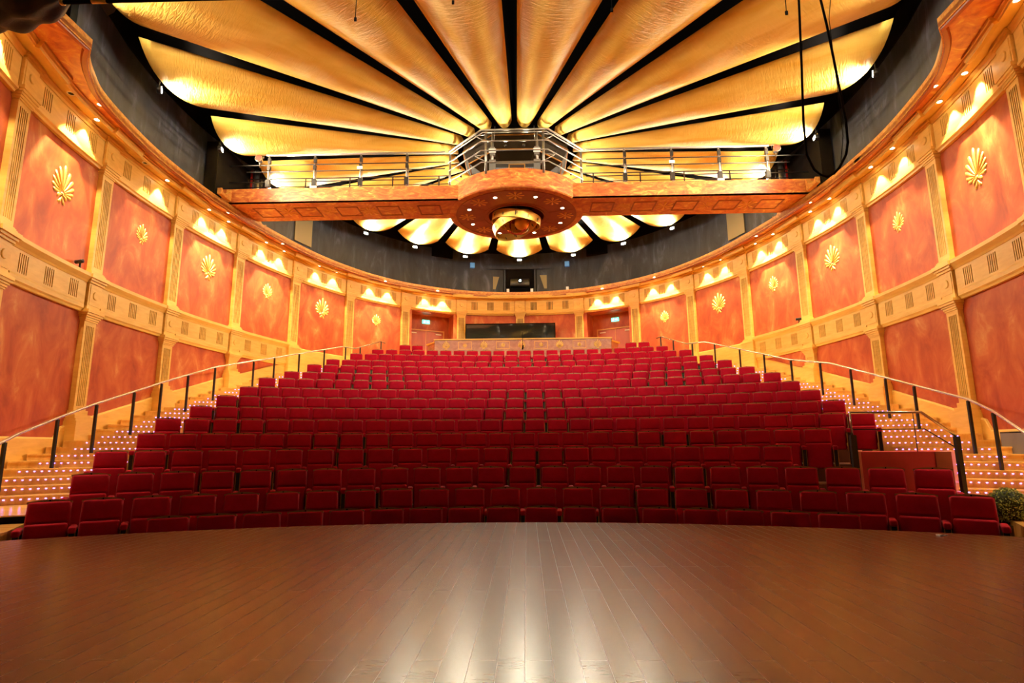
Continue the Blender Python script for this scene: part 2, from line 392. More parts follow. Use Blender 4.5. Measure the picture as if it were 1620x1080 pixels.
# landing platforms
for side, nm in ((-1, 'left'), (1, 'right')):
    b = MB()
    def Q(x, y): return (side*x, y)
    rs = steps[0][0]-ARC+.02
    aw = abs(wall_angle(rs, side))
    arc = [(rs*math.sin(a), ARC+rs*math.cos(a)) for a in [math.asin(6.1/rs)+(aw-math.asin(6.1/rs))*i/8 for i in range(9)]]
    wl = []
    for i in range(60):
        p = pt(-.9+2.2*i/59, W_OFF+.01)
        if p.y < arc[-1][1]: wl.append((-p.x, p.y))
    poly = arc + wl[::-1][:] 
    poly = [q for q in poly if q[1] > 6.4] + [(max(q[0] for q in poly if q[1] > 6.4)-.5, 6.4), (5.95, 7.35)]
    b.prism([Q(*q) for q in poly], -1.7+ZO, -.815+ZO); b.build('trim_landing_'+nm, M['black'], kind='structure'); b = MB(); b.prism([Q(*q) for q in poly], -.815+ZO, -.80+ZO); b.build('floor_landing_'+nm, M['step'], kind='structure')
    b = MB(); b.prism([Q(*q) for q in ((5.35, 5.9), (5.6, 6.6), (6.0, 7.3), (7.6, 6.5), (7.4, 4.5), (5.6, 4.5))], -1.7+ZO, -.90+ZO); b.build('floor_apron_'+nm, M['step'], kind='structure')

# stage
RS = 10.6; SC = (0.0, 7.03-RS)
b = MB(); poly = [(SC[0]+RS*math.sin(a), SC[1]+RS*math.cos(a)) for a in [(-.78+1.56*i/60) for i in range(61)]] + [(7.6, -4), (-7.6, -4)]
b.prism(poly, -1.9+ZO, -.88+ZO); b.build('floor_stage', M['stage'], kind='structure')
b = MB()
for i in range(60):
    a = -.60+1.2*i/60; a2 = a+1.2/60
    vs = [(SC[0]+r_*math.sin(q), SC[1]+r_*math.cos(q), z+ZO) for q in (a, a2) for r_, z in ((RS, -1.72), (RS+.02, -1.72), (RS+.02, -.905), (RS, -.905))]
    b.add(vs, [(0, 1, 5, 4), (1, 2, 6, 5), (2, 3, 7, 6), (3, 0, 4, 7)])
b.build('trim_stage_edge', M['black'], kind='structure')

# ------------------------------------------------------------------ entablatures
def vent_bay(b, bv, i, zlo, zhi, face, back, groups, sh, nslot=5):
    """front skin of a frieze bay between u=i+.13 and i+.87 with slot openings; bv = dark backing"""
    L = LEN[i]; u0, u1 = i+.5*.5/L, i+1-.5*.5/L
    spans = []
    for g in groups:
        c_ = u0+(u1-u0)*g
        for s in range(nslot):
            cc = c_ + (s-(nslot-1)/2)*.058/L; spans.append((cc-.0145/L, cc+.0145/L))
    zc0 = zlo+(zhi-zlo)*sh[0]; zc1 = zlo+(zhi-zlo)*sh[1]
    cur = u0
    for a, c_ in spans:
        sweep(b, cur, a, [(back, zlo), (face, zlo), (face, zhi), (back, zhi)], 2 if a-cur < .08 else 4)
        sweep(b, a, c_, [(back, zlo), (face, zlo), (face, zc0), (back, zc0)], 1)
        sweep(b, a, c_, [(back, zc1), (face, zc1), (face, zhi), (back, zhi)], 1)
        sweep(bv, a, c_, [(back-.01, zc0-.01), (back+.012, zc0-.01), (back+.012, zc1+.01), (back-.01, zc1+.01)], 1)
        cur = c_
    sweep(b, cur, u1, [(back, zlo), (face, zlo), (face, zhi), (back, zhi)], 4)
tn = 1
lights = []
for i in range(0, 18):
    # upper entablature bay (frieze + ledge + bed mould)
    b = MB(); bv = MB()
    vent_bay(b, bv, i, 6.10, 6.62, -.02, -.085, (.17, .5, .83), (.12, .86))
    sweep(b, i+.1, i+.9, [(-.1, 5.93), (-.03, 5.93), (-.02, 5.97), (.02, 5.99), (.02, 6.04), (.0, 6.06), (.0, 6.10), (-.1, 6.10)], 10)
    sweep(b, i, i+1, [(-.1, 6.60), (.0, 6.60), (.02, 6.64), (.06, 6.68), (.06, 6.71), (-.1, 6.71)], 12)
    o = b.build('trim_%d' % tn, M['wood'], kind='structure'); tn += 1
    bv.build('vent_slots', M['void'], o)
    # lower entablature bay (middle of the wall)
    if i < 4 or i > 13 or i in (4, 13):
        b = MB(); bv = MB()
        vent_bay(b, bv, i, 2.98, 3.42, -.02, -.085, (.17, .5, .83), (.10, .88))
        sweep(b, i+.1, i+.9, [(-.1, 2.80), (-.04, 2.80), (-.03, 2.84), (.0, 2.87), (.0, 2.95), (-.01, 2.98), (-.1, 2.98)], 10)
        sweep(b, i+.08, i+.92, [(-.1, 3.42), (-.01, 3.42), (.01, 3.46), (.05, 3.50), (.08, 3.53), (.08, 3.60), (-.1, 3.60)], 10)
        o = b.build('trim_%d' % tn, M['wood'], kind='structure'); tn += 1
        bv.build('vent_slots', M['void'], o)
    elif i in (5, 12):
        pass
# soffit board of the cornice and its stepped edge moulding
b = MB(); sweep(b, -.5, 18.5, [(-.2, 6.71), (.28, 6.71), (.28, 6.76), (-.2, 6.76)], 160); b.build('ceiling_cornice', M['wood'], kind='structure')
for i in range(0, 18):
    b = MB(); pr = [(.25, 6.70), (.26, 6.66), (.275, 6.66), (.285, 6.69), (.30, 6.70), (.31, 6.75), (.33, 6.76), (.33, 6.80), (.25, 6.80)]
    sweep(b, i+.18, i+.82, pr, 8)
    pr2 = [(o_+.065, z-.02) for o_, z in pr]; pr2 = [(.25, 6.66)] + pr2[1:-1] + [(.25, 6.80)]
    sweep(b, i-.19, i+.19, pr2, 6)
    b.build('trim_%d' % tn, M['wood'], kind='structure'); tn += 1
# orange soffit and rim band following their own smoother curve
RIM = [(-6.35, 7.05), (-7.14, 8.05), (-7.72, 8.63), (-7.74, 8.95), (-7.77, 9.5), (-8.02, 10.1), (-8.22, 11.0), (-8.36, 12.1), (-8.45, 13.3), (-8.36, 14.5), (-8.16, 16.0), (-7.96, 17.2), (-7.43, 19.8), (-6.84, 21.15), (-6.0, 22.55), (-4.43, 24.2), (-2.3, 25.2), (0, 25.6)]
RIM = [(-7.12, 6.6), (-7.14, 7.8), (-7.16, 8.66), (-7.50, 9.05), (-7.76, 9.5), (-8.02, 10.1), (-8.22, 11.1), (-8.36, 12.2), (-8.40, 13.4), (-8.34, 14.8), (-8.15, 16.3), (-7.80, 18.0), (-7.30, 19.8), (-6.60, 21.4), (-5.75, 22.75), (-4.45, 24.05), (-2.4, 25.2), (0, 25.6)]
RIM = RIM + [(-x, y) for x, y in RIM[-2::-1]]
def dens(P, n=5, sharp=(2, 32)):
    out = []
    for i in range(len(P)-1):
        a, b_, c_, d_ = [Vector(P[max(0, min(len(P)-1, q))]) for q in (i-1, i, i+1, i+2)]
        if i <= 1 or i >= len(P)-3: a = b_ - (c_-b_); d_ = c_ + (c_-b_)
        if i == 2: a = b_-(c_-b_)
        if i == len(P)-4: d_ = c_+(c_-b_)
        for k in range(n):
            t = k/n; out.append(.5*((2*b_)+(c_-a)*t+(2*a-5*b_+4*c_-d_)*t*t+(3*b_-a-3*c_+d_)*t*t*t))
    out.append(Vector(P[-1])); return out
RD = dens(RIM)
def rim_sweep(mb, prof, rd=RD, i0=0, i1=None):
    i1 = i1 or len(rd)-1; rings = []
    for i in range(i0, i1+1):
        t = (rd[min(i+1, len(rd)-1)]-rd[max(i-1, 0)]).normalized(); n = Vector((t.y, -t.x))
        rings.append([(rd[i].x+n.x*o, rd[i].y+n.y*o, z+ZO) for o, z in prof])
    k = len(prof); vs = [q for g in rings for q in g]; fs = []
    for i in range(len(rings)-1):
        for j in range(k): fs.append((i*k+j, i*k+(j+1) % k, (i+1)*k+(j+1) % k, (i+1)*k+j))
    fs += [tuple(range(k-1, -1, -1)), tuple(range((len(rings)-1)*k, len(rings)*k))]
    mb.add(vs, fs)
b = MB(); vs = []
for q in RD:
    d = Vector((q.x if abs(q.x) > .01 else .01, max(0, q.y-13)*1.0)).normalized(); e = q+d*2.2
    vs += [(q.x, q.y, 6.785+ZO), (e.x, e.y, 6.785+ZO), (e.x, e.y, 6.86+ZO), (q.x, q.y, 6.86+ZO)]
b.add(vs, [(i*4+j, i*4+(j+1) % 4, i*4+4+(j+1) % 4, i*4+4+j) for i in range(len(RD)-1) for j in range(4)])
b.build('ceiling_ledge', M['marble'], kind='structure')
b = MB(); rim_sweep(b, [(0, 6.76), (0, 6.95), (-.07, 6.97), (-.09, 6.76)]); b.build('trim_rim_band', M['rimtrim'], kind='structure')
b = MB(); rim_sweep(b, [(-.03, 6.735), (-.10, 6.735), (-.12, 6.76), (-.13, 6.79), (-.01, 6.79)]); b.build('trim_rim_moulding', M['rimdark'], kind='structure')

# upper drum wall hung with dark drape, dark lid
DR = [(-8.15, 9.4), (-8.45, 10.3), (-8.75, 11.5), (-8.95, 13.0), (-8.95, 15.0), (-8.7, 17.0), (-8.2, 19.2), (-7.4, 21.4), (-6.2, 23.3), (-4.6, 24.9), (-2.4, 26.0), (0, 26.4)]
DR = DR + [(-x, y) for x, y in DR[-2::-1]]
DD = dens(DR, 5, ())
b = MB(); rim_sweep(b, [(0, 6.9), (0, 9.05), (-.12, 9.05), (-.12, 6.9)], DD); b.build('wall_drum', M['drum'], kind='structure')
b = MB(); rim_sweep(b, [(.02, 9.04), (.02, 10.6), (-.12, 10.6), (-.12, 9.04)], DD); b.build('wall_drum_upper', M['black'], kind='structure')
b = MB(); b.box(-12, 12, -4, 28.5, 10.5+ZO, 10.7+ZO); b.build('ceiling', M['black'], kind='structure')
# dark proscenium soffit boards left and right of the opening
for s, nm in ((-1, 'left'), (1, 'right')):
    b = MB(); b.prism([(s*11, 4), (s*7.2, 4.0), (s*7.4, 9.4), (s*7.9, 10.1), (s*8.3, 10.43), (s*8.75, 10.62), (s*9.3, 10.75), (s*11, 10.8)], 9.0+ZO, 9.06+ZO); b.build('ceiling_board_'+nm, M['brownvoid'], kind='structure')
    b = MB(); b.prism([(s*7.2, 6.6), (s*7.22, 8.6), (s*7.9, 9.35), (s*8.9, 9.5), (s*9.2, 6.6)], 6.95+ZO, 7.0+ZO); b.build('ceiling_corner_'+nm, M['brownvoid'], kind='structure')

# ------------------------------------------------------------------ pilasters
def shaft_poly(w, d, nf, fw, fd):
    """cross-section with vertical flutes cut into the front (y = d)"""
    P = [(-w/2, -.098), (-w/2, d)]
    pitch = w*.70/nf
    for k in range(nf):
        c_ = (k-(nf-1)/2)*pitch
        P += [(c_-fw/2, d), (c_-fw/2, d-fd), (c_+fw/2, d-fd), (c_+fw/2, d)]
    return P + [(w/2, d), (w/2, -.098)]
def cboxes(mb, lst, Mx):
    for w_, d0, z0, z1 in lst: mb.box(-w_/2, w_/2, -.098, d0, z0, z1, Mx)
def pos_words(i):
    if i == 9: return 'at the centre of the back wall'
    s = 'left' if i < 9 else 'right'; k = i if i < 9 else 18-i
    return '%s from the front on the %s wall' % (ORD[k-1] if k > 0 else 'nearest', s)
for i in range(0, 19):
    Mx = frame_at(i, 0, 0)
    k = i if i <= 9 else 18-i
    base = Mx.translation.copy(); base.z = 0
    p = pt(i, 0); zfl = aisle_z(p.x, p.y) if k <= 6 else 2.85
    zfl += .04 if k <= 4 else (-.15 if k <= 6 else 0)
    if k == 9: zfl = 2.85
    T = thing('pilaster', 'golden wood pilaster, %s, flutes and disc block' % pos_words(i), 'pilaster', (base.x, base.y, zfl+ZO), 0, None)
    inv = Matrix.Translation(-Vector((base.x, base.y, zfl+ZO)))
    Q = inv @ Mx
    def seg(z0, z1):      # fluted shaft between z0 and z1 (margins plain)
        b = MB(); m_ = .09
        plain = [(-.19, -.098), (-.19, 0), (.19, 0), (.19, -.098)]
        b.prism(plain, z0, z0+m_, Q); b.prism(shaft_poly(.38, 0, 5, .028, .03), z0+m_, z1-m_, Q); b.prism(plain, z1-m_, z1, Q)
        o = b.build('shaft', M['wood'], T)
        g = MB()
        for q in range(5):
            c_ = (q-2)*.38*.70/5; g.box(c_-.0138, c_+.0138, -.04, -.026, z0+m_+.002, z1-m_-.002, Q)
        g.build('flute_shade', M['groove'], o)  # dark inlay paints the shade at the bottom of each flute
    CAP = lambda z: [(.41, .018, z, z+.035), (.44, .035, z+.035, z+.08), (.48, .055, z+.08, z+.12), (.52, .08, z+.12, z+.17), (.55, .10, z+.17, z+.23)]
    # upper storey
    topz = 5.86
    lower = k <= 4
    if lower: bz = 3.60
    elif k == 5: bz = 3.50
    elif k == 6: bz = 3.35
    else: bz = 2.95
    seg(bz+.10, topz)
    b = MB(); cboxes(b, CAP(topz), Q); b.build('capital', M['wood'], T)
    b = MB(); cboxes(b, [(.50, .05, bz, bz+.05), (.46, .035, bz+.05, bz+.08), (.42, .02, bz+.08, bz+.10)], Q); b.build('base', M['wood'], T)
    # upper disc block
    b = MB(); cboxes(b, [(.46, .03, 6.09, 6.61), (.52, .07, 6.61, 6.655), (.56, .10, 6.655, 6.705)], Q)
    b.box(-.19, .19, .03, .042, 6.13, 6.57, Q); o = b.build('disc_block', M['wood'], T)
    d_ = MB(); d_.lathe([(0, .065), (.075, .065), (.085, .055), (.085, .03)], 20, Q @ Matrix.Translation((0, 0, 6.36)) @ Matrix.Rotation(-PI/2, 4, 'X'), smooth=False); d_.build('disc', M['wood'], o)
    if lower:
        seg(zfl+.52, 2.62)
        b = MB(); cboxes(b, CAP(2.62), Q); b.build('capital', M['wood'], T)
        b = MB(); cboxes(b, [(.46, .03, 2.85, 2.92), (.42, .02, 2.92, 3.42), (.48, .05, 3.42, 3.47), (.53, .08, 3.47, 3.52), (.58, .11, 3.52, 3.60)], Q)
        b.box(-.17, .17, .02, .03, 2.96, 3.38, Q); o = b.build('disc_block', M['wood'], T)
        d_ = MB(); d_.lathe([(0, .05), (.075, .05), (.085, .04), (.085, .02)], 20, Q @ Matrix.Translation((0, 0, 3.18)) @ Matrix.Rotation(-PI/2, 4, 'X')); d_.build('disc', M['wood'], o)
        b = MB(); cboxes(b, [(.60, .15, zfl-.3, zfl+.30), (.56, .12, zfl+.30, zfl+.36), (.50, .08, zfl+.36, zfl+.43), (.44, .03, zfl+.43, zfl+.52)], Q); b.build('plinth', M['wood'], T)
    elif k in (5, 6):
        b = MB(); cboxes(b, [(.54, .08, zfl-.1, bz-.06), (.58, .10, bz-.06, bz)], Q); b.build('plinth', M['wood'], T)
    else:
        b = MB(); cboxes(b, [(.52, .07, zfl-.02, bz)], Q); b.build('plinth', M['wood'], T)

# dado (wood skirting that climbs with the stairs)
for side, us in ((-1, [x*.05 for x in range(-8, 125)]), (1, [18-x*.05 for x in range(-8, 125)])):
    b = MB(); vs = []; n = 0
    for u in us:
        p = pt(u, 0); zz = aisle_z(p.x, p.y); h = .30
        if (u if side < 0 else 18-u) > 4.97: h = max(.42, 3.48-zz) if (u if side < 0 else 18-u) < 6.05 else .1
        if (u if side < 0 else 18-u) < 1.85: h = .20-zz
        vs += [pt(u, W_OFF-.02, zz-.6), pt(u, W_OFF+.05, zz-.6), pt(u, W_OFF+.05, zz+h), pt(u, W_OFF+.035, zz+h+.03), pt(u, W_OFF-.02, zz+h+.03)]; n += 1
    fs = []
    for i in range(n-1):
        for j in range(5): fs.append((i*5+j, i*5+(j+1) % 5, (i+1)*5+(j+1) % 5, (i+1)*5+j))
    b.add(vs, fs); b.build('baseboard_left' if side < 0 else 'baseboard_right', M['wood'], kind='structure')

# ------------------------------------------------------------------ wall ornaments (palmettes)
def lobe(mb, L, w, ang, x0, z0, t, Mx, curl=0, y=0):
    """teardrop petal, flat relief of thickness t, base at (x0,z0), pointing at ang from vertical"""
    pts = []; n = 14
    for i in range(n):
        a = 2*PI*i/n; s = (1-math.cos(a))/2; wd = math.sin(a)*w/2*(.25+1.15*s*s)*1.25
        yy = L*s; xx = wd + curl*s*s*L
        pts.append((x0+xx*math.cos(ang)+yy*math.sin(ang), z0-xx*math.sin(ang)+yy*math.cos(ang)))
    vs = [Mx @ Vector((x, y, z)) for x, z in pts]+[Mx @ Vector((x, y+t, z)) for x, z in pts]+[Mx @ Vector((sum(q[0] for q in pts)/n, y+t*1.9, sum(q[1] for q in pts)/n))]
    fs = [(i, (i+1) % n, n+(i+1) % n, n+i) for i in range(n)]+[(n+i, n+(i+1) % n, 2*n) for i in range(n)]
    mb.add(vs, fs, True)
def palmette(mb, h, Mx, big=True):
    """fan of lobes over a bow and a forked tail; centred"""
    S = h; x0, z0 = 0, -S*.16
    NL = 11
    for i in range(NL):
        t = (i-(NL-1)/2)/((NL-1)/2); a = t*R(104)
        L = S*(.66 - .37*abs(t)**.9)
        lobe(mb, L, S*.105*(1-.15*abs(t)), a, x0+math.sin(a)*S*.07, z0+math.cos(a)*S*.05, S*.014, Mx, curl=-.16*t)
    for s in (-1, 1):
        lobe(mb, S*.20, S*.10, s*R(100), x0, z0-S*.05, S*.014, Mx, curl=s*.3)
        lobe(mb, S*.22, S*.09, s*R(158), x0, z0-S*.10, S*.014, Mx, curl=-s*.15)
    lobe(mb, S*.12, S*.10, 0, x0, z0-S*.12, S*.02, Mx)
def bayname(k, side):
    return '%s panel from the front of the %s wall' % (ORD[k], side)
for side in (-1, 1):
    sn = 'left' if side < 0 else 'right'
    for k, uu, z, h in ((0, .5, 5.12, .5), (1, 1.56, 5.08, .80), (2, 2.55, 5.12, .50), (3, 3.54, 5.15, .76), (4, 4.53, 5.18, .53), (5, 5.52, 5.18, .79), (6, 6.5, 5.19, .49)):
        u = uu if side < 0 else 18-uu
        Mx = frame_at(u, W_OFF, z); loc = Mx.translation.copy(); b = MB()
        palmette(b, h, Matrix.Translation(-loc) @ Mx)
        o = b.build('palmette_ornament', M['gold'], label='%s gold palmette on the %s' % ('large' if h > .7 else 'small', ('panel nearest the stage on the %s wall' % sn) if k == 0 else bayname(k, sn)), cat='wall ornament'); o.location = loc

# ------------------------------------------------------------------ recessed downlights
def disc_mesh(r_, z, n=14): return [(r_*math.cos(2*PI*i/n), r_*math.sin(2*PI*i/n), z) for i in range(n)]
def downlight_proto():
    b = MB(); b.lathe([(.045, -.004), (.062, -.008), (.066, 0), (.045, 0)], 18, close=True)
    ring = b.build('bezel', M['trimring']); ring_me = ring.data; bpy.data.objects.remove(ring)
    b = MB(); b.add([(0, 0, -.003)]+disc_mesh(.046, -.003, 16), [(0, 1+i, 1+(i+1) % 16) for i in range(16)])
    f = b.build('lamp_face', M['lamp']); fm = f.data; bpy.data.objects.remove(f)
    return ring_me, fm
DLR, DLF = downlight_proto()
spotdata = {}
def downlight(loc, label, group, power, kind, aim=(0, 0, -1), size=R(76), blend=.3, col=WARM):
    t = thing('downlight', label, 'downlight', loc, 0, group)
    for nm, me in (('bezel', DLR), ('lamp_face', DLF)):
        o = bpy.data.objects.new(nm, me); C.objects.link(o); o.parent = t
    if power:
        if kind not in spotdata:
            l = bpy.data.lights.new(kind, 'SPOT'); l.energy = power; l.color = col; l.spot_size = size; l.spot_blend = blend; l.shadow_soft_size = .03; spotdata[kind] = l
        o = bpy.data.objects.new('bulb', spotdata[kind]); C.objects.link(o); o.parent = t; o.location = (0, 0, -.02)
        o.rotation_euler = Vector(aim).to_track_quat('-Z', 'Y').to_euler()
    return t
for i in range(0, 18):
    k = i if i < 9 else 17-i; sn = 'left' if i < 9 else 'right'
    bay = 'bay nearest the stage' if k == 0 else '%s bay from the stage' % ORD[k]
    if k < 8:
        for du, wd in ((.335, 'nearer the stage'), (.665, 'nearer the back')):
            if sn == 'left' and k in (1, 2) and du < .5: continue
            u = i+(du if sn == 'left' else 1-du); p = pt(u, .18, 6.708)
            downlight(p, 'bright recessed downlight, %s in the %s cornice, %s' % (wd, sn, bay), None, P_WASH, 'wash_bulb', aim=Vector((-nrm(u).x*.14, -nrm(u).y*.14, -1)), size=R(66))
        u = i+(.5); p = pt(u, .46, 6.788)
        downlight(p, 'recessed downlight in the orange ledge soffit, %s side, %s' % (sn, bay), None, P_COVE, 'cove_bulb', aim=Vector((-nrm(u).x*.24, -nrm(u).y*.24, -1)), size=R(62))
# small round speaker grilles in the cornice near the front
for i, u in enumerate((1.335, 2.335)):
    t = thing('speaker_grille', 'small round dark grille in the left cornice, the one %s the stage' % ('nearer' if i == 0 else 'farther from'), 'ceiling grille', pt(u, .18, 6.708))
    b = MB(); b.lathe([(.05, -.006), (.07, -.006), (.074, 0), (.05, 0)], 18, close=True); b.build('bezel', M['white'], t)
    b = MB(); b.add([(0, 0, -.003)]+disc_mesh(.052, -.003, 16), [(0, 1+q, 1+(q+1) % 16) for q in range(16)]); b.build('grille', M['void'], t)

# ------------------------------------------------------------------ ceiling sunburst
HC = Vector((0, 16.73)); STEP = 2*PI/21
CORN = [8.05, 7.65, 7.40, 7.45, 7.65, 7.90, 8.50, 9.87, 11.4, 12.8, 13.6]      # distance of the sail corners from the hub, from the back round to the front
RF = [8.45, 8.22, 7.75, 7.5, 7.62, 7.7, 8.15, 9.2, 10.6, 12.1, 13.2]
def petal(k):
    sg = 1 if k >= 0 else -1; kk = abs(k)
    ca = CORN[kk]; cb = CORN[kk-1] if kk else CORN[0]          # corner on the side away from / towards the back centre
    ri = 1.80; n, m_ = 28, 14
    b = MB(); vs = []
    for i in range(n+1):
        t = i/n
        for j in range(m_+1):
            s = 2*j/m_-1
            w_ = (s*sg+1)/2
            rr0 = ri + .17*(1-math.sqrt(max(0, 1-s*s*.98)))
            rr1 = cb+(ca-cb)*w_ + .16*(1-s*s)
            r_ = rr0+(rr1-rr0)*t
            half = r_*math.tan(STEP/2)-(.07+.018*(r_-1.8))
            x = s*half; z = 9.0 - .34*(r_-ri)/7.2
            sag = (.11+.18*(half/1.1))*(1-abs(s)**2.3)
            vs.append((x, r_, z-sag))
    fs = [(i*(m_+1)+j, i*(m_+1)+j+1, (i+1)*(m_+1)+j+1, (i+1)*(m_+1)+j) for i in range(n) for j in range(m_)]
    b.add(vs, fs, True)
    return b
def side_word(k):
    a = abs(k)
    if k == 0: return 'centre of the back'
    return '%s to the %s of the back centre' % (ORD[a-1], 'left' if k < 0 else 'right')
for k in range(-10, 11):
    a = -k*STEP
    b = petal(k)
    o = b.build('ceiling_sail', M['petal'], label='gold cloth ceiling sail, %s' % side_word(k), cat='ceiling sail')
    sm = o.modifiers.new('thick', 'SOLIDIFY'); sm.thickness = .02; sm.offset = 1
    o.location = (HC.x, HC.y, ZO); o.rotation_euler = (0, 0, a)
    # floodlight at the outer end
    kk = abs(k); ro = (CORN[kk]+(CORN[kk-1] if kk else CORN[0]))/2+.16+.13
    fx, fy = HC.x+ro*math.sin(k*STEP), HC.y+ro*math.cos(k*STEP)
    if fy < 1: continue
    t = thing('floodlight', 'floodlight at the end of the sail %s' % side_word(k), 'floodlight', (fx, fy, 9.0-.34*(ro-1.8)/7.2-.38+ZO), a)
    h_ = rbox('housing', M['darksteel'], (.20, .10, .12), (0, .05, 0), .01, 1, t)
    b = MB(); b.box(-.085, .085, -.012, -.004, -.035, .035); b.build('lamp_face', M['flood'], t)
    b = MB(); b.tube([(-.115, .05, 0), (-.115, .05, .16), (.115, .05, .16), (.115, .05, 0)], .008, 6); b.tube([(0, .05, .16), (0, .05, .5)], .012, 6); b.build('bracket', M['darksteel'], t)
    if 'flood' not in spotdata:
        l = bpy.data.lights.new('flood', 'SPOT'); l.energy = P_FLOOD; l.color = FLOODC; l.spot_size = R(125); l.spot_blend = .7; l.shadow_soft_size = .06; spotdata['flood'] = l
    o = bpy.data.objects.new('bulb', spotdata['flood']); C.objects.link(o); o.parent = t; o.location = (0, -.03, 0)
    o.rotation_euler = Vector((0, -1, .30)).to_track_quat('-Z', 'Y').to_euler()
# dark structure above the sails
b = MB(); b.lathe([(1.9, 9.35), (13.5, 9.75), (13.5, 9.8), (1.9, 9.4)], 42, Matrix.Translation((HC.x, HC.y, ZO)), close=True); b.build('ceiling_void', M['black'], kind='structure')
# bronze hub bowl
t = thing('ceiling_hub', 'dark bronze octagonal bowl at the centre of the ceiling sunburst', 'ceiling hub', (HC.x, HC.y, ZO))
b = MB(); rot = Matrix.Rotation(PI/8, 4, 'Z')
b.lathe([(0, 9.6), (2.0, 9.6), (2.0, 9.12), (1.72, 9.08), (1.72, 8.95)], 8, rot); b.build('collar', M['black'], t)
b = MB(); b.lathe([(1.70, 9.08), (1.70, 8.75), (1.50, 8.40), (1.05, 8.15), (0, 8.1)], 8, rot); b.build('bowl', M['bronze'], t)
b = MB()
for z, r_ in ((8.76, 1.715), (8.41, 1.52)):
    b.lathe([(r_-.02, z-.015), (r_+.012, z-.015), (r_+.012, z+.015), (r_-.02, z+.015)], 8, rot, close=True)
b.build('bead', M['brass'], t)
# added, unseen fill lamps at the hub, brightening the inner ends of the sails
for k in range(21):
    a = -(k)*STEP; 
    d = Vector((math.sin(k*STEP), math.cos(k*STEP), 0))
    q = thing('hub_fill_lamp', 'added fill lamp at the ceiling hub facing outwards along a sail', 'lamp', (HC.x+d.x*1.74, HC.y+d.y*1.74, 8.36+ZO), a, 'added fill lamps around the ceiling hub')
    rbox('housing', M['darksteel'], (.07, .05, .05), (0, -.005, 0), .006, 1, q)  # invented body for the fill lamp
    if 'hub' not in spotdata:
        l = bpy.data.lights.new('hub', 'SPOT'); l.energy = P_HUB_FILL; l.color = FLOODC; l.spot_size = R(120); l.spot_blend = .6; l.shadow_soft_size = .03; spotdata['hub'] = l
    o = bpy.data.objects.new('bulb', spotdata['hub']); C.objects.link(o); o.parent = q; o.location = (0, .05, .0)
    o.rotation_euler = Vector((0, 1, .25)).to_track_quat('-Z', 'Y').to_euler()

# ------------------------------------------------------------------ bridge and round platform
ZB, ZT = 6.95, 7.42
BY0, BY1 = 15.50, 16.80
def rosette(mb, r_, n, Mx, y=0, w=.34):
    for i in range(n): lobe(mb, r_, r_*w*(8/n), 2*PI*i/n, 0, 0, .003, Mx, y=y)
DOWN = Matrix.Rotation(PI/2, 4, 'X').inverted()      # local y -> -z (ornament faces down)
for s, nm in ((-1, 'left'), (1, 'right')):
    T = thing('lighting_bridge', 'orange marbled lighting bridge running %s from the round platform' % nm, 'bridge', (0, 0, 0))
    x0, x1 = sorted((s*1.55, s*8.55)); 
    b = MB(); b.box(x0, x1, BY0, BY0+.05, ZB+ZO, ZT+ZO); b.box(x0, x1, BY1-.05, BY1, ZB+ZO, ZT+ZO); b.box(x0, x1, BY0, BY1, ZB+.001+ZO, ZB+.06+ZO)
    b.box(x0, x1, BY0+.04, BY1-.04, ZT-.10+ZO, ZT-.07+ZO); b.build('deck', M['marble'], T)
    for q in range(5):
        xc = s*(2.55+q*1.22); xr = s*(3.16+q*1.22)
        b = MB()
        for (a, c_, e, f) in ((-.32, .32, -.34, -.30), (-.32, .32, .30, .34), (-.34, -.30, -.34, .34), (.30, .34, -.34, .34)):
            b.box(xc+a, xc+c_, 16.15+e, 16.15+f, ZB-.012+ZO, ZB+.002+ZO)
        b.build('square_frame', M['rimdark'], T)
        b = MB(); Mx = Matrix.Translation((xr, 16.15, ZB+ZO)) @ DOWN; rosette(b, .30 if q % 2 else .24, 8 if q % 2 else 10, Mx, 0, .30 if q % 2 else .16); b.build('rosette', M['palegold'], T)
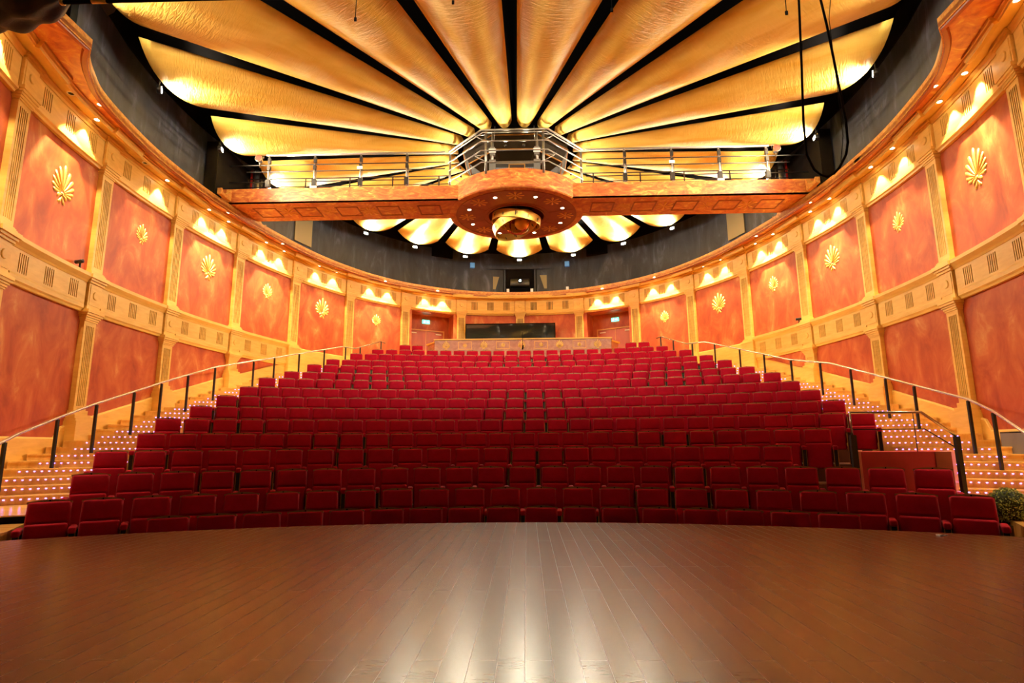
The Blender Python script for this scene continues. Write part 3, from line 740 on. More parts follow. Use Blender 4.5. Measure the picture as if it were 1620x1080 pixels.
# railings on the bridge
def rail_set(T, pts_list, r_, m='steel', nm='rail'):
    b = MB()
    for P in pts_list: b.tube([(x, y, z+ZO) for x, y, z in P], r_, 8)
    return b.build(nm, M[m], T)
for s, nm in ((-1, 'left'), (1, 'right')):
    T = thing('bridge_railing', 'grey pipe railing along the front of the %s bridge' % nm, 'railing', (0, 0, 0))
    yy = BY0+.08
    rail_set(T, [[(s*2.05, yy, 8.50), (s*7.35, yy, 8.50)]], .032, nm='top_rail')
    rail_set(T, [[(s*2.05, yy, 8.19), (s*8.4, yy, 8.19)]], .017, 'darksteel')
    rail_set(T, [[(s*2.05, yy, 7.98), (s*7.9, yy, 7.98)]], .017, 'darksteel')
    rail_set(T, [[(s*2.05, yy, 7.66), (s*8.4, yy, 7.66)]], .015, 'darksteel')
    for q, xp in enumerate((3.17, 4.53, 5.89, 7.25)):
        xx = s*xp; b = MB(); b.tube([(xx, yy, ZT-.08+ZO), (xx, yy, 8.52+ZO)], .026, 8); b.tube([(xx+.05, yy, ZT+ZO), (xx+.05, yy, 8.1+ZO)], .012, 6)
        o = b.build('post', M['steel'], T)
        
        for bx_ in ((xx-.06, xx+.06, yy-.05, yy+.06, 7.50+ZO, 7.72+ZO), (xx-.035, xx+.045, yy-.05, yy+.05, 8.02+ZO, 8.16+ZO), (xx-.03, xx+.05, yy-.04, yy+.04, 8.24+ZO, 8.40+ZO)):
            b = MB(); b.box(*bx_); b.build('clamp', M['darksteel'], o)
        if q in (1,): b = MB(); b.box(xx-.09, xx+.07, yy-.065, yy-.05, 7.99+ZO, 8.08+ZO); b.build('label_plate', M['white'], o)
        if q in (2,): b = MB(); b.box(xx-.09, xx+.09, yy-.065, yy-.02, 7.43+ZO, 7.49+ZO); b.build('label_plate', M['white'], o)
    T = thing('bridge_railing', 'dark pipe railing along the rear of the %s bridge' % nm, 'railing', (0, 0, 0)); yy = BY1-.08
    rail_set(T, [[(s*2.05, yy, 8.32), (s*8.4, yy, 8.32)], ], .02, 'darksteel', 'top_rail')
    rail_set(T, [[(s*2.05, yy, 8.05), (s*8.4, yy, 8.05)]], .014, 'darksteel')
    rail_set(T, [[(s*2.05, yy, 7.8), (s*8.4, yy, 7.8)]], .014, 'darksteel')
    for xp in (2.4, 3.85, 5.2, 6.6, 8.0):
        b = MB(); b.tube([(s*xp, yy, ZT-.08+ZO), (s*xp, yy, 8.33+ZO)], .022, 8); b.build('post', M['darksteel'], T)
    # pair of red gelled par lamps at the outer end
    for q, (dx, z) in enumerate(((0.0, 8.78), (.22, 8.36))):
        xx = s*(7.30+dx)
        t = thing('par_lamp', '%s red stage lamp at the outer end of the %s bridge railing' % ('upper' if q == 0 else 'lower', nm), 'stage lamp', (xx, BY0-.02, z+ZO))
        Mx = Matrix.Rotation(R(80), 4, 'X') @ Matrix.Rotation(R(0), 4, 'Y')
        b = MB(); b.lathe([(.02, -.16), (.07, -.14), (.10, 0), (.115, .02), (.10, .02)], 18, Mx, smooth=True); b.build('can', M['brushed'], t)
        b = MB(); b.lathe([(0, .012), (.10, .012)], 18, Mx); b.build('gel', M['redgel'], t)
        b = MB(); b.tube([(-.125, .02, 0), (-.125, .04, .13), (.125, .04, .13), (.125, .02, 0)], .009, 6); b.tube([(0, .05, .13), (0, .08, -.25)], .01, 6); b.build('yoke', M['brushed'], t)
    # pipe column behind the bridge end
    t = thing('pipe_column', 'pale vertical pipe bundle behind the %s bridge end' % nm, 'pipe', (0, 0, 0))
    b = MB(); b.tube([(s*8.25, 16.9, ZT+ZO-.4), (s*8.25, 16.9, 8.7+ZO)], .075, 10); b.build('main_pipe', M['steel'], t)
    b = MB(); b.tube([(s*8.42, 16.9, ZT+ZO-.4), (s*8.42, 16.9, 8.7+ZO)], .035, 8); b.build('side_pipe', M['redgel'], t)
    # dark opening in the drape behind the bridge end
    b = MB(); Q_ = DD
    b.box(min(s*8.55, s*8.9), max(s*8.55, s*8.9), 15.15, 17.1, 7.0+ZO, 8.75+ZO); b.build('wall_opening_'+nm, M['black'], kind='structure')
# round platform
RDISC = 2.06
T = thing('round_platform', 'round orange marbled platform carrying the downlights and gold rings', 'platform', (HC.x, HC.y, ZO))
b = MB(); b.lathe([(.86, ZB), (RDISC-.03, ZB), (RDISC, ZB+.03), (RDISC, ZT+.08), (RDISC-.05, ZT+.08), (RDISC-.05, ZB+.1), (.86, ZB+.1)], 72, close=True, smooth=False); b.build('drum', M['marble'], T)
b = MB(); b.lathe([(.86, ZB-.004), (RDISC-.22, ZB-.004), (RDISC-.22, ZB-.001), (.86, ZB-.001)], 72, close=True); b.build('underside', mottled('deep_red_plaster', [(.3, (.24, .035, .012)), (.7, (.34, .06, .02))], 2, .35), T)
b = MB(); b.lathe([(RDISC-.24, ZB-.012), (RDISC-.22, ZB-.012), (RDISC-.22, ZB), (RDISC-.24, ZB)], 72, close=True)
b.lathe([(1.0, ZB-.012), (1.015, ZB-.012), (1.015, ZB), (1.0, ZB)], 60, close=True)
for i in range(8):
    a = 2*PI*(i+.5)/8+.12; Mx = Matrix.Rotation(a, 4, 'Z'); b.box(1.02, RDISC-.25, -.006, .006, ZB-.010, ZB, Mx)
b.build('inlay_line', M['rimdark'], T)
for i in range(8):
    a = 2*PI*i/8; r_ = 1.5
    b = MB(); Mx = Matrix.Rotation(a, 4, 'Z') @ Matrix.Translation((r_, 0, ZB-.004)) @ DOWN; rosette(b, .26, 8, Mx, 0, .30); b.build('rosette', M['palegold'], T)
for i in range(8):
    a = 2*PI*i/8 + R(22.5)
    a = R(22.5)+2*PI*i/8
    loc = Vector((HC.x+1.50*math.cos(a), HC.y+1.50*math.sin(a), ZB-.006+ZO))
    nm = ['right rear', 'rear right of centre', 'rear left of centre', 'left rear', 'left front', 'front left of centre', 'front right of centre', 'right front'][i]
    t = downlight(loc, 'white downlight under the round platform, %s' % nm, None, P_DISC, 'disc_bulb', size=R(120), blend=.5, col=(1, .80, .58))
    t.children[1].data = t.children[1].data.copy() if i == 0 else t.children[1].data
    t.scale = (1.1, 1.1, 1.1)
b = MB(); b.lathe([(.86, ZB-.03), (.90, ZB-.03), (.90, ZB+.02), (.86, ZB+.55), (.84, ZB+.55), (.84, ZB-.02)], 48, close=True); b.build('well_ring', M['rimdark'], T)
b = MB(); b.lathe([(0, ZB+.5), (.86, ZB+.5), (.86, ZB+.53), (0, ZB+.53)], 40, close=True); b.build('well_lid', M['black'], T)
# armillary sphere hanging in the well
T = thing('armillary_sphere', 'gold armillary rings hanging in the platform well', 'ornament', (HC.x, HC.y, ZB-.06+ZO))
def band(r_, h, th, Mx, nm, m, marks=0):
    b = MB(); b.lathe([(r_, -h/2), (r_+th, -h/2), (r_+th, h/2), (r_, h/2)], 56, Mx, close=True, smooth=False); n0 = len(b.f)
    for i in range(marks):
        L_ = Mx @ Matrix.Rotation(2*PI*i/marks, 4, 'Z')
        for rr in (r_+th+.001, r_-.004):
            b.box(rr, rr+.004, -.016, .016, -h*.28, h*.28*(.3 if i % 3 else 1), L_)
            if i % 2: b.box(rr, rr+.004, .03, .05, -h*.12, h*.2, L_)
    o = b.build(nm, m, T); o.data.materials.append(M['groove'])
    for p in o.data.polygons[n0:]: p.material_index = 1
band(.73, .24, .02, Matrix.Translation((0, 0, -.08)) @ Matrix.Rotation(R(7), 4, 'Y') @ Matrix.Rotation(R(4), 4, 'X'), 'horizon_ring', M['goldmetal'], 12)
band(.66, .26, .018, Matrix.Translation((-.05, 0, -.24)) @ Matrix.Rotation(R(-19), 4, 'Y') @ Matrix.Rotation(R(-6), 4, 'X'), 'ecliptic_ring', M['goldmetal'], 12)
band(.40, .05, .012, Matrix.Translation((.02, .1, -.12)) @ Matrix.Rotation(R(78), 4, 'X') @ Matrix.Rotation(R(10), 4, 'Y'), 'meridian_ring', M['copper'])
band(.34, .05, .012, Matrix.Translation((.1, .1, -.12)) @ Matrix.Rotation(R(80), 4, 'X') @ Matrix.Rotation(R(-30), 4, 'Y'), 'orbit_ring', M['copper'])
b = MB(); b.lathe([(.001, .22), (.08, .205), (.15, .16), (.2, .09), (.22, 0), (.2, -.09), (.15, -.16), (.08, -.205), (.001, -.22)], 28, Matrix.Translation((.16, .1, -.12)), smooth=True); b.build('globe', M['goldmetal'], T)
b = MB(); b.tube([(0, 0, -.1), (0, 0, .5)], .012, 8); b.build('hanger', M['darksteel'], T)
# platform railing (octagonal) and equipment
T = thing('platform_railing', 'grey octagonal pipe railing around the round platform', 'railing', (HC.x, HC.y, ZO))
OCT = [(-2.0, -.75), (-.93, -1.93), (.93, -1.93), (2.0, -.75), (2.0, .85), (.93, 1.93), (-.93, 1.93), (-2.0, .85)]
for z, r_, nm in ((8.72, .032, 'top_rail'), (8.38, .02, 'rail'), (8.10, .02, 'rail'), (7.75, .018, 'rail')):
    b = MB(); b.tube([(x, y, z) for x, y in OCT[:4]], r_, 8)
    if r_ > .03: b.tube([(x*.97, y*.97-.03, z-.06) for x, y in OCT[:4]], .018, 6)
    b.build(nm, M['steel'], T)
for z, r_, nm in ((8.60, .02, 'top_rail'), (8.15, .016, 'rail')):
    b = MB(); b.tube([(x, y, z) for x, y in OCT[4:]], r_, 8); b.build(nm, M['steel'], T)
for x, y in ((-1.96, -.75), (-.80, -1.90), (.80, -1.90), (1.96, -.75), (-.93, 1.85), (.93, 1.85)):
    b = MB(); b.tube([(x, y, ZT), (x, y, 8.62)], .035, 8); b.build('post', M['steel'], T)
for s in (-1, 1):
    b = MB()
    for z in (8.66, 8.05):
        b.tube([(s*1.12, -1.72, z), (s*.84, -1.90, z-.25)], .014, 6); b.tube([(s*1.12, -1.72, z), (s*.82, -1.88, z-.05)], .012, 6)
    b.build('gusset', M['steel'], T)
    t = thing('lift_column', 'grey equipment column with white label, %s side of the platform front' % ('left' if s < 0 else 'right'), 'equipment', (HC.x+s*.62, HC.y-1.86, ZT+ZO))
    b = MB(); b.tube([(0, 0, .02), (0, 0, 1.25)], .03, 8); b.tube([(s*.03, .05, .1), (s*.03, .05, 1.0)], .02, 6); b.tube([(-s*.05, 0, 1.0), (-s*.07, 0, 1.45)], .01, 6); b.build('column', M['steel'], t)
    b = MB(); b.box(-.09, .09, -.04, .08, .05, .42); b.box(-.07, .07, -.04, .06, .55, .8); b.build('box', M['grey'], t)
    b = MB(); b.box(-.10, .10, -.055, -.042, .62, .74); b.build('label_plate', M['white'], t)
t = thing('equipment_rack', 'low grey equipment rack with blue slats behind the platform edge', 'equipment', (HC.x+.02, HC.y-1.55, ZT+ZO))
b = MB(); b.box(-.60, .60, 0, .4, .02, .36); b.build('cabinet', M['grey'], t)
b = MB(); b.prism([(-.75, -.05), (.75, -.05), (.6, .45), (-.6, .45)], .44, .49); b.box(-.4, -.36, .1, .14, .49, .56); b.box(.2, .24, .1, .14, .49, .56); b.build('top', M['steel'], t)
b = MB()
for i in range(9):
    x = -.55+i*.055
    b.box(x, x+.04, -.01, .0, .04, .34)
for i in range(4): b.box(.28+i*.055, .28+i*.055+.04, -.01, 0, .04, .34)
b.build('blue_slat', M['blueplastic'], t)
b = MB(); b.box(-.17, .24, -.03, -.012, .02, .42); b.build('screen', M['brownvoid'], t)
b = MB(); b.box(-.20, -.17, -.04, -.01, .02, .45); b.box(.24, .27, -.04, -.01, .02, .45); b.box(-.20, .27, -.04, -.01, .42, .45); b.build('screen_frame', M['brass'], t)
# scroll brackets on the rim beside the bridge
for s, nm in ((-1, 'left'), (1, 'right')):
    for yy, wd, d in ((15.30, 'front', -1), (17.0, 'rear', 1)):
        x0 = s*8.2
        b = MB(); prof = [(0, 0), (0, .34), (.05, .34), (.10, .20), (.25, .10), (.42, .08), (.50, .17), (.54, .17), (.54, 0)]
        poly = [(yy+d*p_, z) for p_, z in prof]
        Mx = Matrix(((0, 0, 1, x0), (1, 0, 0, 0), (0, 1, 0, 6.95+ZO), (0, 0, 0, 1)))
        b.prism(poly, -.06, .06, Mx)
        b.build('scroll_bracket', M['rimtrim'], label='gilded scroll bracket on the %s rim, %s side of the bridge' % (nm, wd), cat='bracket')

# ------------------------------------------------------------------ things on the drum wall
def drum_frame(x, off, z, sgn_y=None):
    # nearest point of the drum curve with the given x (rear half)
    best = min((p for p in DD if p.y > 14), key=lambda p: abs(p.x-x)); i = DD.index(best)
    t = (DD[i+1]-DD[i-1]).normalized(); n = Vector((t.y, -t.x))
    q = best + (DD[i+1]-best)*0
    # interpolate along tangent to hit x
    if abs(t.x) > .2: q = best + t*((x-best.x)/t.x)
    Mx = Matrix((Vector((n.y, -n.x, 0)), Vector((n.x, n.y, 0)), Vector((0, 0, 1)))).transposed().to_4x4(); Mx.translation = (q.x+n.x*off, q.y+n.y*off, z+ZO)
    return Mx
for s, nm in ((-1, 'left'), (1, 'right')):
    b = MB(); Mx = drum_frame(s*7.95, .02, 8.0); b.box(-.45, .45, 0, .04, -.62, .55, Mx); b.build('acoustic_panel', M['khaki'], label='khaki rectangular panel on the dark drum wall, %s side' % nm, cat='wall panel')
    b = MB(); Mx = drum_frame(s*3.6, .02, 8.85); b.box(-.5, .5, 0, .10, -.22, .24, Mx); b.build('wall_box', M['black'], label='black rectangular box high on the drum wall, %s of the projector' % nm, cat='box')
    b = MB(); Mx = drum_frame(s*2.25, .02, 8.38); b.box(-.10, .10, 0, .12, -.12, .12, Mx); b.build('blue_lamp', mat('blue_lamp_%s' % nm, (.1, .3, .6), .4, emit=(.1, .35, .8), es=.10), label='small blue lamp box above the projection window, %s' % nm, cat='lamp')
t = thing('window_2', 'projection window in the dark drum wall', 'window'); t['kind'] = 'structure'; del t['category']
Mx = drum_frame(0, .02, 7.0); 
b = MB(); b.box(-2.3, 2.3, 0, .03, .15, 1.25, Mx); b.build('opening', M['black'], t)
b = MB(); b.box(-2.35, 2.35, 0, .16, 1.25, 1.32, Mx); b.box(-.75, -.68, 0, .12, .1, 1.25, Mx); b.box(.68, .75, 0, .12, .1, 1.25, Mx); b.box(-2.35, 2.35, 0, .14, .0, .12, Mx); b.build('window_frame', M['drum'], t)
for s in (-1, 1):
    b = MB(); 
    poly = [(-2.0, .25), (-2.0, .95), (-.95, .95), (-1.15, .3)] if s < 0 else [(1.15, .3), (.98, .9), (2.0, .95), (2.0, .25)]
    vs = [Mx @ Vector((x, y, z)) for y in (.04, .10) for x, z in poly]
    b.add(vs, [(0, 1, 2, 3), (7, 6, 5, 4), (0, 1, 5, 4), (1, 2, 6, 5), (2, 3, 7, 6), (3, 0, 4, 7)]); b.build('pane', M['khaki'], t)
t = thing('projector', 'projector with a blue-white shining lens in the drum wall window', 'projector', Mx @ Vector((0, .18, .55)))
rbox('body', M['darksteel'], (.9, .35, .34), (0, 0, 0), .02, 1, t)
b = MB(); b.lathe([(0, 0), (.055, 0)], 16, Matrix.Translation((.02, -.18, .06)) @ Matrix.Rotation(PI/2, 4, 'X')); b.build('lens', M['bluegleam'], t)
b = MB(); b.lathe([(.055, 0), (.11, 0), (.11, .1), (.055, .1)], 20, Matrix.Translation((.02, -.17, .06)) @ Matrix.Rotation(PI/2, 4, 'X'), close=True); b.build('lens_barrel', M['black'], t)
b = MB(); b.box(-.62, -.5, -.1, .1, -.5, -.3); b.box(.5, .62, -.1, .1, -.5, -.3); b.build('foot', M['white'], t)
lamp('projector_beam', 'SPOT', (0, -.3, .06), 6, (.6, .8, 1), t, aim=(0, -1, -.35), spot_size=R(50), shadow_soft_size=.04)
b = MB(); Mx2 = drum_frame(2.25, .05, 7.15); b.box(-.06, .06, 0, .10, -.1, .12, Mx2); b.build('sensor_box', M['white'], label='small white box at the foot of the drum wall right of the projector', cat='box')

# ------------------------------------------------------------------ back counter (balustrade), booth window, mic stand
BYb = 22.75
T = thing('balustrade', 'marbled balustrade with gold palmettes behind the last row', 'balustrade', (0, BYb, 2.55+ZO))
b = MB(); b.box(-3.42, 3.66, 0, .12, 0, 1.66); b.build('panel', M['balus'], T)
b = MB(); b.prism([(-3.42, 0), (-3.80, .55), (-3.80, .67), (-3.70, .67), (-3.42, .12)], 0, 1.55); b.prism([(3.66, 0), (4.02, .55), (4.02, .67), (3.94, .67), (3.66, .12)], 0, 1.55); b.build('end_panel', M['balus'], T)
b = MB(); b.box(-3.46, 3.70, -.05, .20, 1.66, 1.71); b.prism([(-3.44, -.05), (-3.86, .55), (-3.80, .72), (-3.66, .70), (-3.42, .2)], 1.55, 1.61); b.prism([(3.68, -.05), (4.10, .55), (4.02, .72), (3.9, .70), (3.66, .2)], 1.55, 1.61); b.build('top_rail', M['wood'], T)
for i in range(5):
    x = -2.96+i*1.52
    b = MB(); palmette(b, .36, Matrix.Translation((x, -.004, 1.44)) @ Matrix.Rotation(PI, 4, 'Z')); b.build('palmette', M['gold'], T)
for i in range(4):
    x = -2.20+i*1.53; b = MB()
    for a, c_, e, f in ((-.25, .25, 1.28, 1.305), (-.25, .25, 1.575, 1.60), (-.27, -.245, 1.28, 1.60), (.245, .27, 1.28, 1.60)): b.box(x+a, x+c_, -.012, 0, e, f)
    b.build('square_frame', M['palegold'], T)
    b = MB(); rosette(b, .09, 8, Matrix.Translation((x, -.004, 1.44)) @ Matrix.Rotation(PI, 4, 'Z'), 0, .4); b.build('rosette', M['gold'], T)
t = thing('window_1', 'long dark control booth window behind the balustrade', 'window'); t['kind'] = 'structure'; del t['category']
b = MB(); b.box(-2.42, 1.54, 25.36, 25.44, 4.3+ZO, 5.40+ZO); b.build('pane', M['glass'], t)
b = MB(); b.box(-2.46, -2.42, 25.34, 25.46, 4.2+ZO, 5.44+ZO); b.box(1.54, 1.58, 25.34, 25.46, 4.2+ZO, 5.44+ZO); b.box(-2.46, 1.58, 25.34, 25.46, 5.40+ZO, 5.44+ZO); b.box(-.9, -.885, 25.34, 25.36, 4.3+ZO, 5.4+ZO); b.build('window_frame', M['black'], t)
b = MB(); b.box(-2.5, 1.62, 25.3, 25.62, 2.85+ZO, 4.3+ZO); b.build('booth_front', M['balus'], t)
t = thing('microphone_stand', 'thin black microphone stand rising before the balustrade centre', 'microphone stand', (.12, 22.35, 2.85+ZO))
b = MB(); b.tube([(0, 0, .02), (0, 0, 1.55)], .011, 6); b.tube([(0, 0, .9), (.02, -.04, 1.05)], .03, 6); b.build('pole', M['black'], t)
b = MB(); b.lathe([(0, 0), (.13, 0), (.13, .02), (0, .03)], 16); b.build('base', M['black'], t)
b = MB(); b.tube([(0, 0, 1.5), (0, -.02, 1.62)], .02, 8); b.build('microphone', M['darksteel'], t)

# ------------------------------------------------------------------ theatre seats
def seat_proto():
    t = thing('theatre_seat', 'proto', 'theatre seat')
    P = {}
    # origin: floor under the top of the backrest; +y = towards the back of the hall, faces -y
    bk = rbox('backrest', M['velvet'], (.435, .085, .56), (0, -.02, .655), .022, 2, t, rot=(R(-9), 0, 0), taper=.965)
    # padded head cushion as a bulge
    hd = rbox('head_cushion', M['velvet'], (.42, .07, .235), (0, -.045, .815), .03, 3, t, rot=(R(-9), 0, 0), taper=.965)
    cap = MB(); n = 10; poly = []
    for i in range(n+1):
        x = -.215+.43*i/n; poly.append((x, -.004+.024*math.cos(x/.215*PI/2)))
    poly = [(-.215, -.02)] + poly + [(.215, -.02)]
    poly = [(-.215, -.02), (.215, -.02)] + [(x, z) for x, z in poly[1:-1]][::-1]
    Mx = Matrix.Translation((0, .055, .925)) @ Matrix.Rotation(R(90-9), 4, 'X')
    cap.prism(poly, -.0, .09, Mx); cap.build('wood_cap', M['seatwood'], t)
    dd = MB(); dd.lathe([(0, .004), (.009, .004), (.009, 0)], 8, Matrix.Translation((0, -.037, .943)) @ Matrix.Rotation(R(80), 4, 'X')); dd.build('number_stud', M['black'], t)
    bp = MB(); bp.box(-.205, .205, 0, .018, -.33, .33, Matrix.Translation((0, .035, .60)) @ Matrix.Rotation(R(-9), 4, 'X')); bp.build('back_panel', M['seatwood'], t)
    rbox('seat_cushion', M['velvet'], (.40, .115, .43), (0, -.155, .475), .028, 3, t, rot=(R(-4), 0, 0))
    return t
def arm(x, t):
    a = rbox('armrest', M['velvet'], (.078, .34, .075), (x, -.16, .615), .022, 3, t)
    b = MB(); b.box(x-.030, x+.030, -.27, .03, 0, .60); b.build('side_panel', M['seatblack'], t)
    b = MB()
    for s in (-1, 1): b.box(x+s*.031-.004, x+s*.031+.004, -.276, -.262, .0, .585)
    b.build('brass_edge', M['brass'], t)
proto = seat_proto(); arm(.2525, proto)
endk = [c for c in proto.children]
base_parts = [c for c in proto.children if c.name.split('.')[0] not in ('armrest', 'side_panel', 'brass_edge')]
arm_parts = [c for c in proto.children if c not in base_parts]
# camera projection used only to know where each measured row begins and ends
camM = cam.matrix_world.inverted()
def px_of(x, y, z):
    v = camM @ Vector((x, y, z+ZO)); return 810+911*v.x/-v.z
REFPX = dict(zip('ABCDEFGHIJKLMNO', [795.5, 799.5, 826.8, 829, 829, 810.8, 814, 815, 816.7, 817.8, 830.7, 819, 831, 830, 831]))
LE = dict(zip('ABCDEFGHIJKLMNO', [268, 80, 145, 177, 241, 267, 319, 359, 394, 423, 462, 497.5, 527, 564, 598]))
RE = dict(zip('ABCDEFGHIJKLMNO', [1326, 1536, 1475, 1229, 1292, 1362, 1318, 1281, 1250, 1221, 1181, 1146, 1117, 1084, 1047]))
GAPS = {'B': (215, 128, 1310, 1485), 'C': (180, 1365)}
LEF = {}
def a_for_px(i, px):
    Rr = RC[i]-ARC; zt = ZF[i]+.95; lo, hi = -1.0, 1.0
    for _ in range(50):
        mid = (lo+hi)/2
        if px_of(Rr*math.sin(mid), ARC+Rr*math.cos(mid), zt) < px: lo = mid
        else: hi = mid
    return mid
rows = []
for i, rn in enumerate('ABCDEFGHIJKLMNO'):
    Rr = RC[i]-ARC; a0 = a_for_px(i, REFPX[rn]); st = .5/Rr; aL = a_for_px(i, LE[rn]); aR = a_for_px(i, RE[rn])
    nl = round((a0-aL)/st); nr = round((aR-a0)/st)
    sl = (a0-aL)/max(1, nl); sr = (aR-a0)/max(1, nr)
    if rn in GAPS:   # the loose front rows stand in modules with a wider joint
        nl = round((a0-aL-.06*2/Rr)/st) ; nr = round((aR-a0-.06*2/Rr)/st); sl = (a0-aL)/nl; sr = (aR-a0)/nr
    angs = [a0-sl*q for q in range(nl, 0, -1)] + [a0+sr*q for q in range(nr+1)]
    rows.append((i, rn, angs))
# last pair of seats each side beyond the balustrade
seats = []
for i, rn, angs in rows:
    for q, a in enumerate(angs):
        Rr = RC[i]-ARC; seats.append([Rr*math.sin(a), ARC+Rr*math.cos(a), ZF[i], a, i, q, len(angs)])
xs = [-4.45, -3.98, 4.30, 4.78]
for q, x in enumerate(xs):
    Rr = 22.4-ARC; a = math.asin(x/Rr); seats.append([x, ARC+Rr*math.cos(a), 2.95, a, 15, q, 4])
seats.sort(key=lambda s: math.hypot(s[0]-.25, s[1]) )
near, far = seats[:300], seats[300:]
ROWW = ['front row', 'second row', 'third row', 'fourth row', 'fifth row', 'sixth row', 'seventh row', 'eighth row', 'ninth row', 'tenth row', 'eleventh row', 'twelfth row', 'thirteenth row', 'fourteenth row', 'fifteenth row', 'top row']
def place(s, idx):
    x, y, z, a, i, q, n = s
    lab = 'folded red velvet theatre seat, %s from left in the %s' % (ordn(q), ROWW[i])
    if q == 0: lab = 'folded red velvet theatre seat at the left end of the %s' % ROWW[i]
    if q == n-1: lab = 'folded red velvet theatre seat at the right end of the %s' % ROWW[i]
    if idx == 0: t = proto
    else:
        t = proto.copy(); C.objects.link(t)
        for c in endk:
            d = c.copy(); C.objects.link(d); d.parent = t
    t.location = (x, y, z+ZO); t.rotation_euler = (0, 0, -a); tag(t, lab, 'theatre seat', 'red theatre seats')
    if q == 0 and not (i == 15):
        for c in arm_parts:
            d = c.copy(); C.objects.link(d); d.parent = t; d.location.x -= .505
    return t
for idx, s in enumerate(near): place(s, idx)
# the rows beyond, one object
vs, fs, mi, sm = [], [], [], []
mats = []
for s in far:
    x, y, z, a, i, q, n = s
    Mx = Matrix.Translation((x, y, z+ZO)) @ Matrix.Rotation(-a, 4, 'Z')
    for c in endk:
        me = c.data; m0 = me.materials[0]
        if m0 not in mats: mats.append(m0)
        o = len(vs); vs += [Mx @ v.co for v in me.vertices]
        for p in me.polygons: fs.append([o+k for k in p.vertices]); mi.append(mats.index(m0)); sm.append(p.use_smooth)
me = bpy.data.meshes.new('theatre_seats'); me.from_pydata([tuple(v) for v in vs], [], fs)
for m0 in mats: me.materials.append(m0)
me.polygons.foreach_set('material_index', mi); me.polygons.foreach_set('use_smooth', sm); me.update()
o = bpy.data.objects.new('theatre_seats', me); C.objects.link(o)
tag(o, 'remaining red velvet seats of the uppermost rows before the balustrade', 'theatre seat', 'red theatre seats', 'stuff')

# ------------------------------------------------------------------ wheelchair platform with its rail
T = thing('wheelchair_platform', 'red clad box platform with pink edges at the right of the seats', 'platform', (0, 0, 0))
def P3(x, y, z): return Vector((x, y, z+ZO))
WP = [(5.02, 8.35), (6.15, 8.35), (6.75, 9.35), (6.75, 9.9), (5.02, 9.9)]
WP = [(5.08, 8.65), (6.15, 8.65), (6.85, 9.4), (6.9, 9.75), (5.74, 9.75)]
b = MB(); b.prism(WP, -1.3+ZO, -.12+ZO); b.build('box', M['redcloth'], T)
b = MB()
def edge_strip(mb, p, q, wd, z0, z1):
    d = (Vector(q)-Vector(p)).normalized(); n = Vector((-d.y, d.x))*wd
    mb.prism([p, q, (q[0]-n.x, q[1]-n.y), (p[0]-n.x, p[1]-n.y)], z0, z1)
b.prism([(4.96, 8.62), (5.08, 8.62), (5.74, 9.75), (5.62, 9.75)], -1.3+ZO, -.11+ZO)
b.prism([(6.15, 8.64), (6.28, 8.50), (6.90, 9.3), (6.76, 9.42)], -1.3+ZO, -.12+ZO)
b.build('edge_board', M['pinkedge'], T)
T = thing('platform_rail', 'steel guard rail in front of the red wheelchair platform', 'railing', (0, 0, 0))
b = MB(); b.tube([P3(4.92, 8.50, .10), P3(4.92, 8.50, .44), P3(5.92, 8.48, .44), P3(6.24, 8.30, .09)], .020, 8); b.build('top_rail', M['brushed'], T)
b = MB(); b.box(4.88, 4.96, 8.47, 8.52, -1.3+ZO, .12+ZO); b.box(6.21, 6.27, 8.27, 8.33, -1.0+ZO, .09+ZO); b.build('post', M['darksteel'], T)
b = MB(); b.tube([P3(4.92, 8.50, .20), P3(5.94, 8.48, .20), P3(6.22, 8.30, -.07)], .008, 6); b.tube([P3(5.80, 8.48, .44), P3(5.80, 8.48, -.12)], .006, 6); b.build('mid_rail', M['darksteel'], T)

# ------------------------------------------------------------------ aisle handrails
for nm, pts, posts in (('left',
    [(-7.30, 7.7, -.15), (-7.58, 8.55, .13), (-7.70, 8.90, .24), (-8.02, 10.05, .56), (-8.14, 11.0, .86), (-8.42, 13.40, 1.54), (-8.38, 15.6, 2.21), (-7.62, 17.85, 2.83), (-6.35, 20.2, 3.56), (-5.98, 20.55, 3.54), (-5.13, 20.9, 3.86), (-4.98, 20.98, 3.80)],
    [8, 91.7, 152.7, 208, 256, 295, 340.7, 398.7, 434, 471, 511, 547, 570, 603]),
    ('right',
    [(7.30, 7.7, -.35), (7.45, 8.62, .14), (7.88, 9.68, .51), (8.16, 10.55, .77), (8.38, 13.2, 1.47), (8.25, 15.2, 2.08), (7.75, 16.4, 2.36), (6.56, 20.1, 3.56), (6.05, 20.6, 3.58), (5.2, 20.9, 3.92), (5.05, 20.98, 3.86)],
    [1571, 1531, 1452.6, 1400, 1348, 1298, 1251, 1214, 1176.7, 1133, 1095, 1065, 1045])):
    T = thing('handrail', 'brushed metal handrail on dark posts along the %s staircase' % nm, 'handrail', (0, 0, 0))
    b = MB(); b.tube([P3(*p) for p in pts], .024, 10); b.build('rail', M['brushed'], T)
    for px in posts:
        for i in range(len(pts)-1):
            a_, c_ = px_of(*pts[i]), px_of(*pts[i+1])
            if (a_-px)*(c_-px) <= 0:
                t = (px-a_)/(c_-a_); q = [pts[i][k]+(pts[i+1][k]-pts[i][k])*t for k in range(3)]
                b = MB(); b.box(q[0]-.022, q[0]+.022, q[1]-.022, q[1]+.022, aisle_z(q[0], q[1])-.1+ZO, q[2]-.03+ZO); b.tube([P3(q[0], q[1], q[2]-.04), P3(q[0], q[1], q[2]-.01)], .01, 6)
                b.build('post', M['darksteel'], T); break

